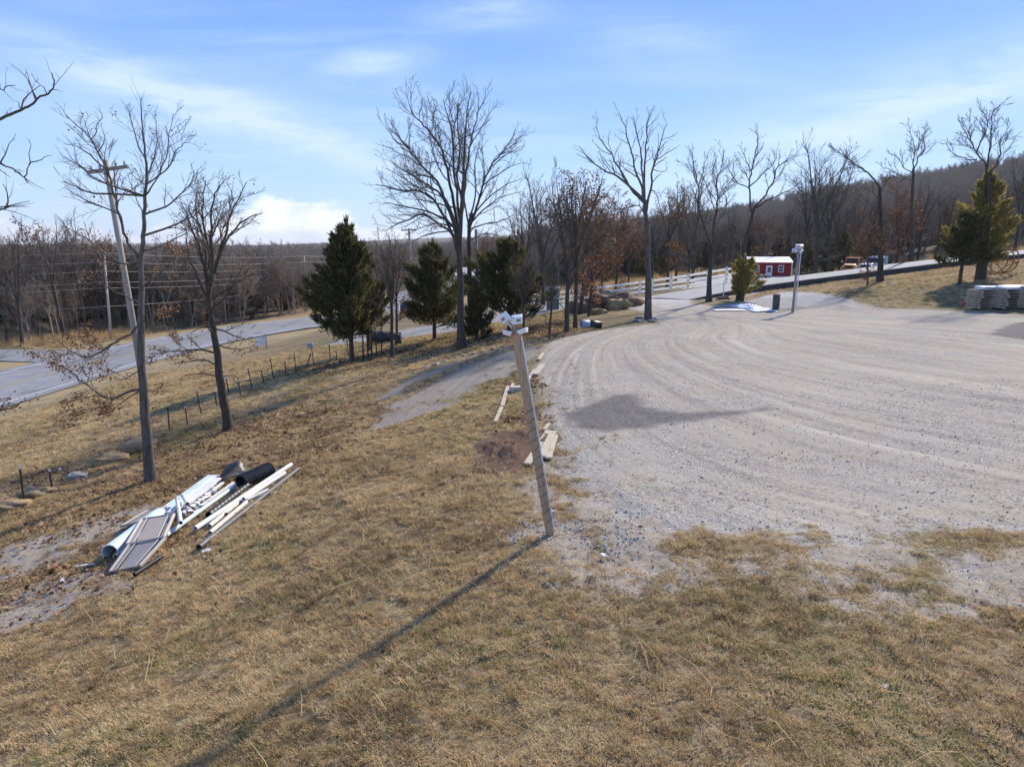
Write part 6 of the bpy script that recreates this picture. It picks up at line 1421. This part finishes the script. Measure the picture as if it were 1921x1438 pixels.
# long pale stems lying in the turf
def stem():
    q = MB(); L = rnd(.18, .42); a = rnd(-.5, .5); q.tube([V((0, 0, .02)), V((L * .5, .03 * a, .06)), V((L, .12 * a, .03 + rnd(0, .08)))], [.0028, .0022, .0012], 3, cap=False); return joined([(q, M['grass'])])
SV = [stem() for _ in range(5)]
x, y, Z = field(1500, -7, 7, 3, 16, lambda Z, x, y: (Z['gravel'] < .3) * .8); m = len(x)
scatter('grass_stems', np.column_stack([x, y, gz(x, y, Z)]), np.column_stack([np.zeros(m), rng.normal(-.15, .2, m), rng.uniform(0, 6.28, m)]), rng.uniform(.7, 1.5, m), rng.integers(0, 5, m), rng.uniform(.5, .66, m), SV)
# fallen oak leaves
def leaf():
    q = MB(); l = .055; w_ = .02; c = rnd(-.02, .02)
    q.v += [(0, 0, .003), (l * .35, w_, .012 + c * .3), (l * .35, -w_, .012 - c * .3), (l * .7, w_ * .9, .006 + c), (l * .7, -w_ * .9, .01), (l, 0, .014)]; q.f += [(0, 2, 1), (1, 2, 4, 3), (3, 4, 5)]; return joined([(q, M['fallen'])])
LV = [leaf() for _ in range(4)]
x, y, Z = field(90000, -17, 3, 6, 42, lambda Z, x, y: np.clip(Z['litter'] * 1.1, .012, 1) * (Z['gravel'] < .6) * (.35 + .65 * (fbm(x, y, 1.5, 71) > .48))); m = len(x)
scatter('fallen_leaves', np.column_stack([x, y, gz(x, y, Z) + .012]), np.column_stack([rng.normal(0, .45, m), rng.normal(0, .45, m), rng.uniform(0, 6.28, m)]), rng.uniform(.8, 1.5, m) * (1 + y * .02), rng.integers(0, 4, m), rng.random(m), LV)
# loose stones on the lot and round the post
def stone(sd_):
    q = rock_mesh(sd_, .013, .011, .008, 6, 4, .3); return joined([(q, M['stone'])])
PV = [stone(500 + k) for k in range(5)]
pc = [ground_at(a, b)[:2] for a, b in ((975, 1003), (1065, 985), (1145, 1010), (1000, 1000))]
def sd_(Z, x, y):
    heap = 0
    for c, r_ in zip(pc, (.28, .2, .3, .25)): heap = np.maximum(heap, np.exp(-(((x - c[0]) / r_) ** 2 + ((y - c[1]) / r_) ** 2)))
    return np.clip((1 - Z['dark_patch']) * Z['gravel'] * (.22 + .9 * (Z['bluish'] > .3) * .6 + .5 * (fbm(x, y, .9, 81) > .55)) + .45 * Z['pale'] + heap * 3, 0, 1)
x, y, Z = field(30000, -9, 14, 6, 20, sd_); m = len(x)
scatter('gravel_stones', np.column_stack([x, y, gz(x, y, Z) + .004]), np.column_stack([rng.uniform(0, 3, m), rng.uniform(0, 3, m), rng.uniform(0, 6.28, m)]), np.exp(rng.normal(-.45, .40, m)), rng.integers(0, 5, m), rng.beta(4, 2.2, m), PV)
x, y, Z = field(500, pc[0][0] - .6, pc[2][0] + .6, 8.3, 9.9, lambda Z, x, y: np.clip(sd_(Z, x, y) * 1.2 - .3, 0, 1)); m = len(x)
scatter('gravel_stones', np.column_stack([x, y, gz(x, y, Z) + .008]), rng.uniform(0, 3, (m, 3)), rng.uniform(.8, 1.9, m), rng.integers(0, 5, m), rng.uniform(.6, 1, m), PV)
# dry tall grass along the wood's edge
def brush(h):
    q = MB()
    for _ in range(40):
        a = rnd(0, 6.28); r = .4 * math.sqrt(rnd(0, 1)); p = V((math.cos(a) * r, math.sin(a) * r, 0)); e = p + V((rnd(-.25, .25), rnd(-.25, .25), h * rnd(.5, 1.1))); s_ = V((rnd(-1, 1), rnd(-1, 1), 0)).normalized() * .014; q.tri(p - s_, p + s_, e)
    return joined([(q, M['grass'])])
BV = [brush(.6), brush(.8), brush(.5)]
a1 = np.array([(px_2, Yb) for px_2, Yb in zip(rng.uniform(900, 1950, 2600), rng.uniform(80, 108, 2600))]); bx = (a1[:, 0] - 960) / 1280 * a1[:, 1]; k = ~((bx > 36) & (bx < 62) & (a1[:, 1] < 101)) & (sdist(PAD, bx, a1[:, 1]) < -1) & (sdist(DRV_POLY, bx, a1[:, 1]) < -1)
lx = rng.uniform(-62, -41, 1500); ly = rng.uniform(62, 105, 1500); k2 = (ldist(HWY[::3], lx, ly) > 10) & (ldist(SIDE1[::3], lx, ly) > 5)
x = np.concatenate([bx[k], lx[k2]]); y = np.concatenate([a1[k, 1], ly[k2]]); m = len(x)
scatter('dry_brush', np.column_stack([x, y, terrain(x, y)]), np.column_stack([np.zeros(m), np.zeros(m), rng.uniform(0, 6.28, m)]), rng.uniform(.6, 1.5, m), rng.integers(0, 3, m), rng.uniform(.2, .6, m), BV)
# ------------------------------------------------------------------ the air: thin even haze over the whole place
m = bpy.data.materials.new('haze_air'); m.use_nodes = True; t = NT(m.node_tree); t.n.clear()
pv = t.node('ShaderNodeVolumePrincipled'); pv.inputs['Color'].default_value = (0.92, 0.95, 1.0, 1.0); pv.inputs['Density'].default_value = 0.00013; pv.inputs['Anisotropy'].default_value = 0.2
mo = t.node('ShaderNodeOutputMaterial'); t.l.new(pv.outputs[0], mo.inputs['Volume'])
q = MB(); q.box((0, 4700, 49), (18600, 9700, 130)); o = q.build('haze', m); tag(o, kind='stuff')
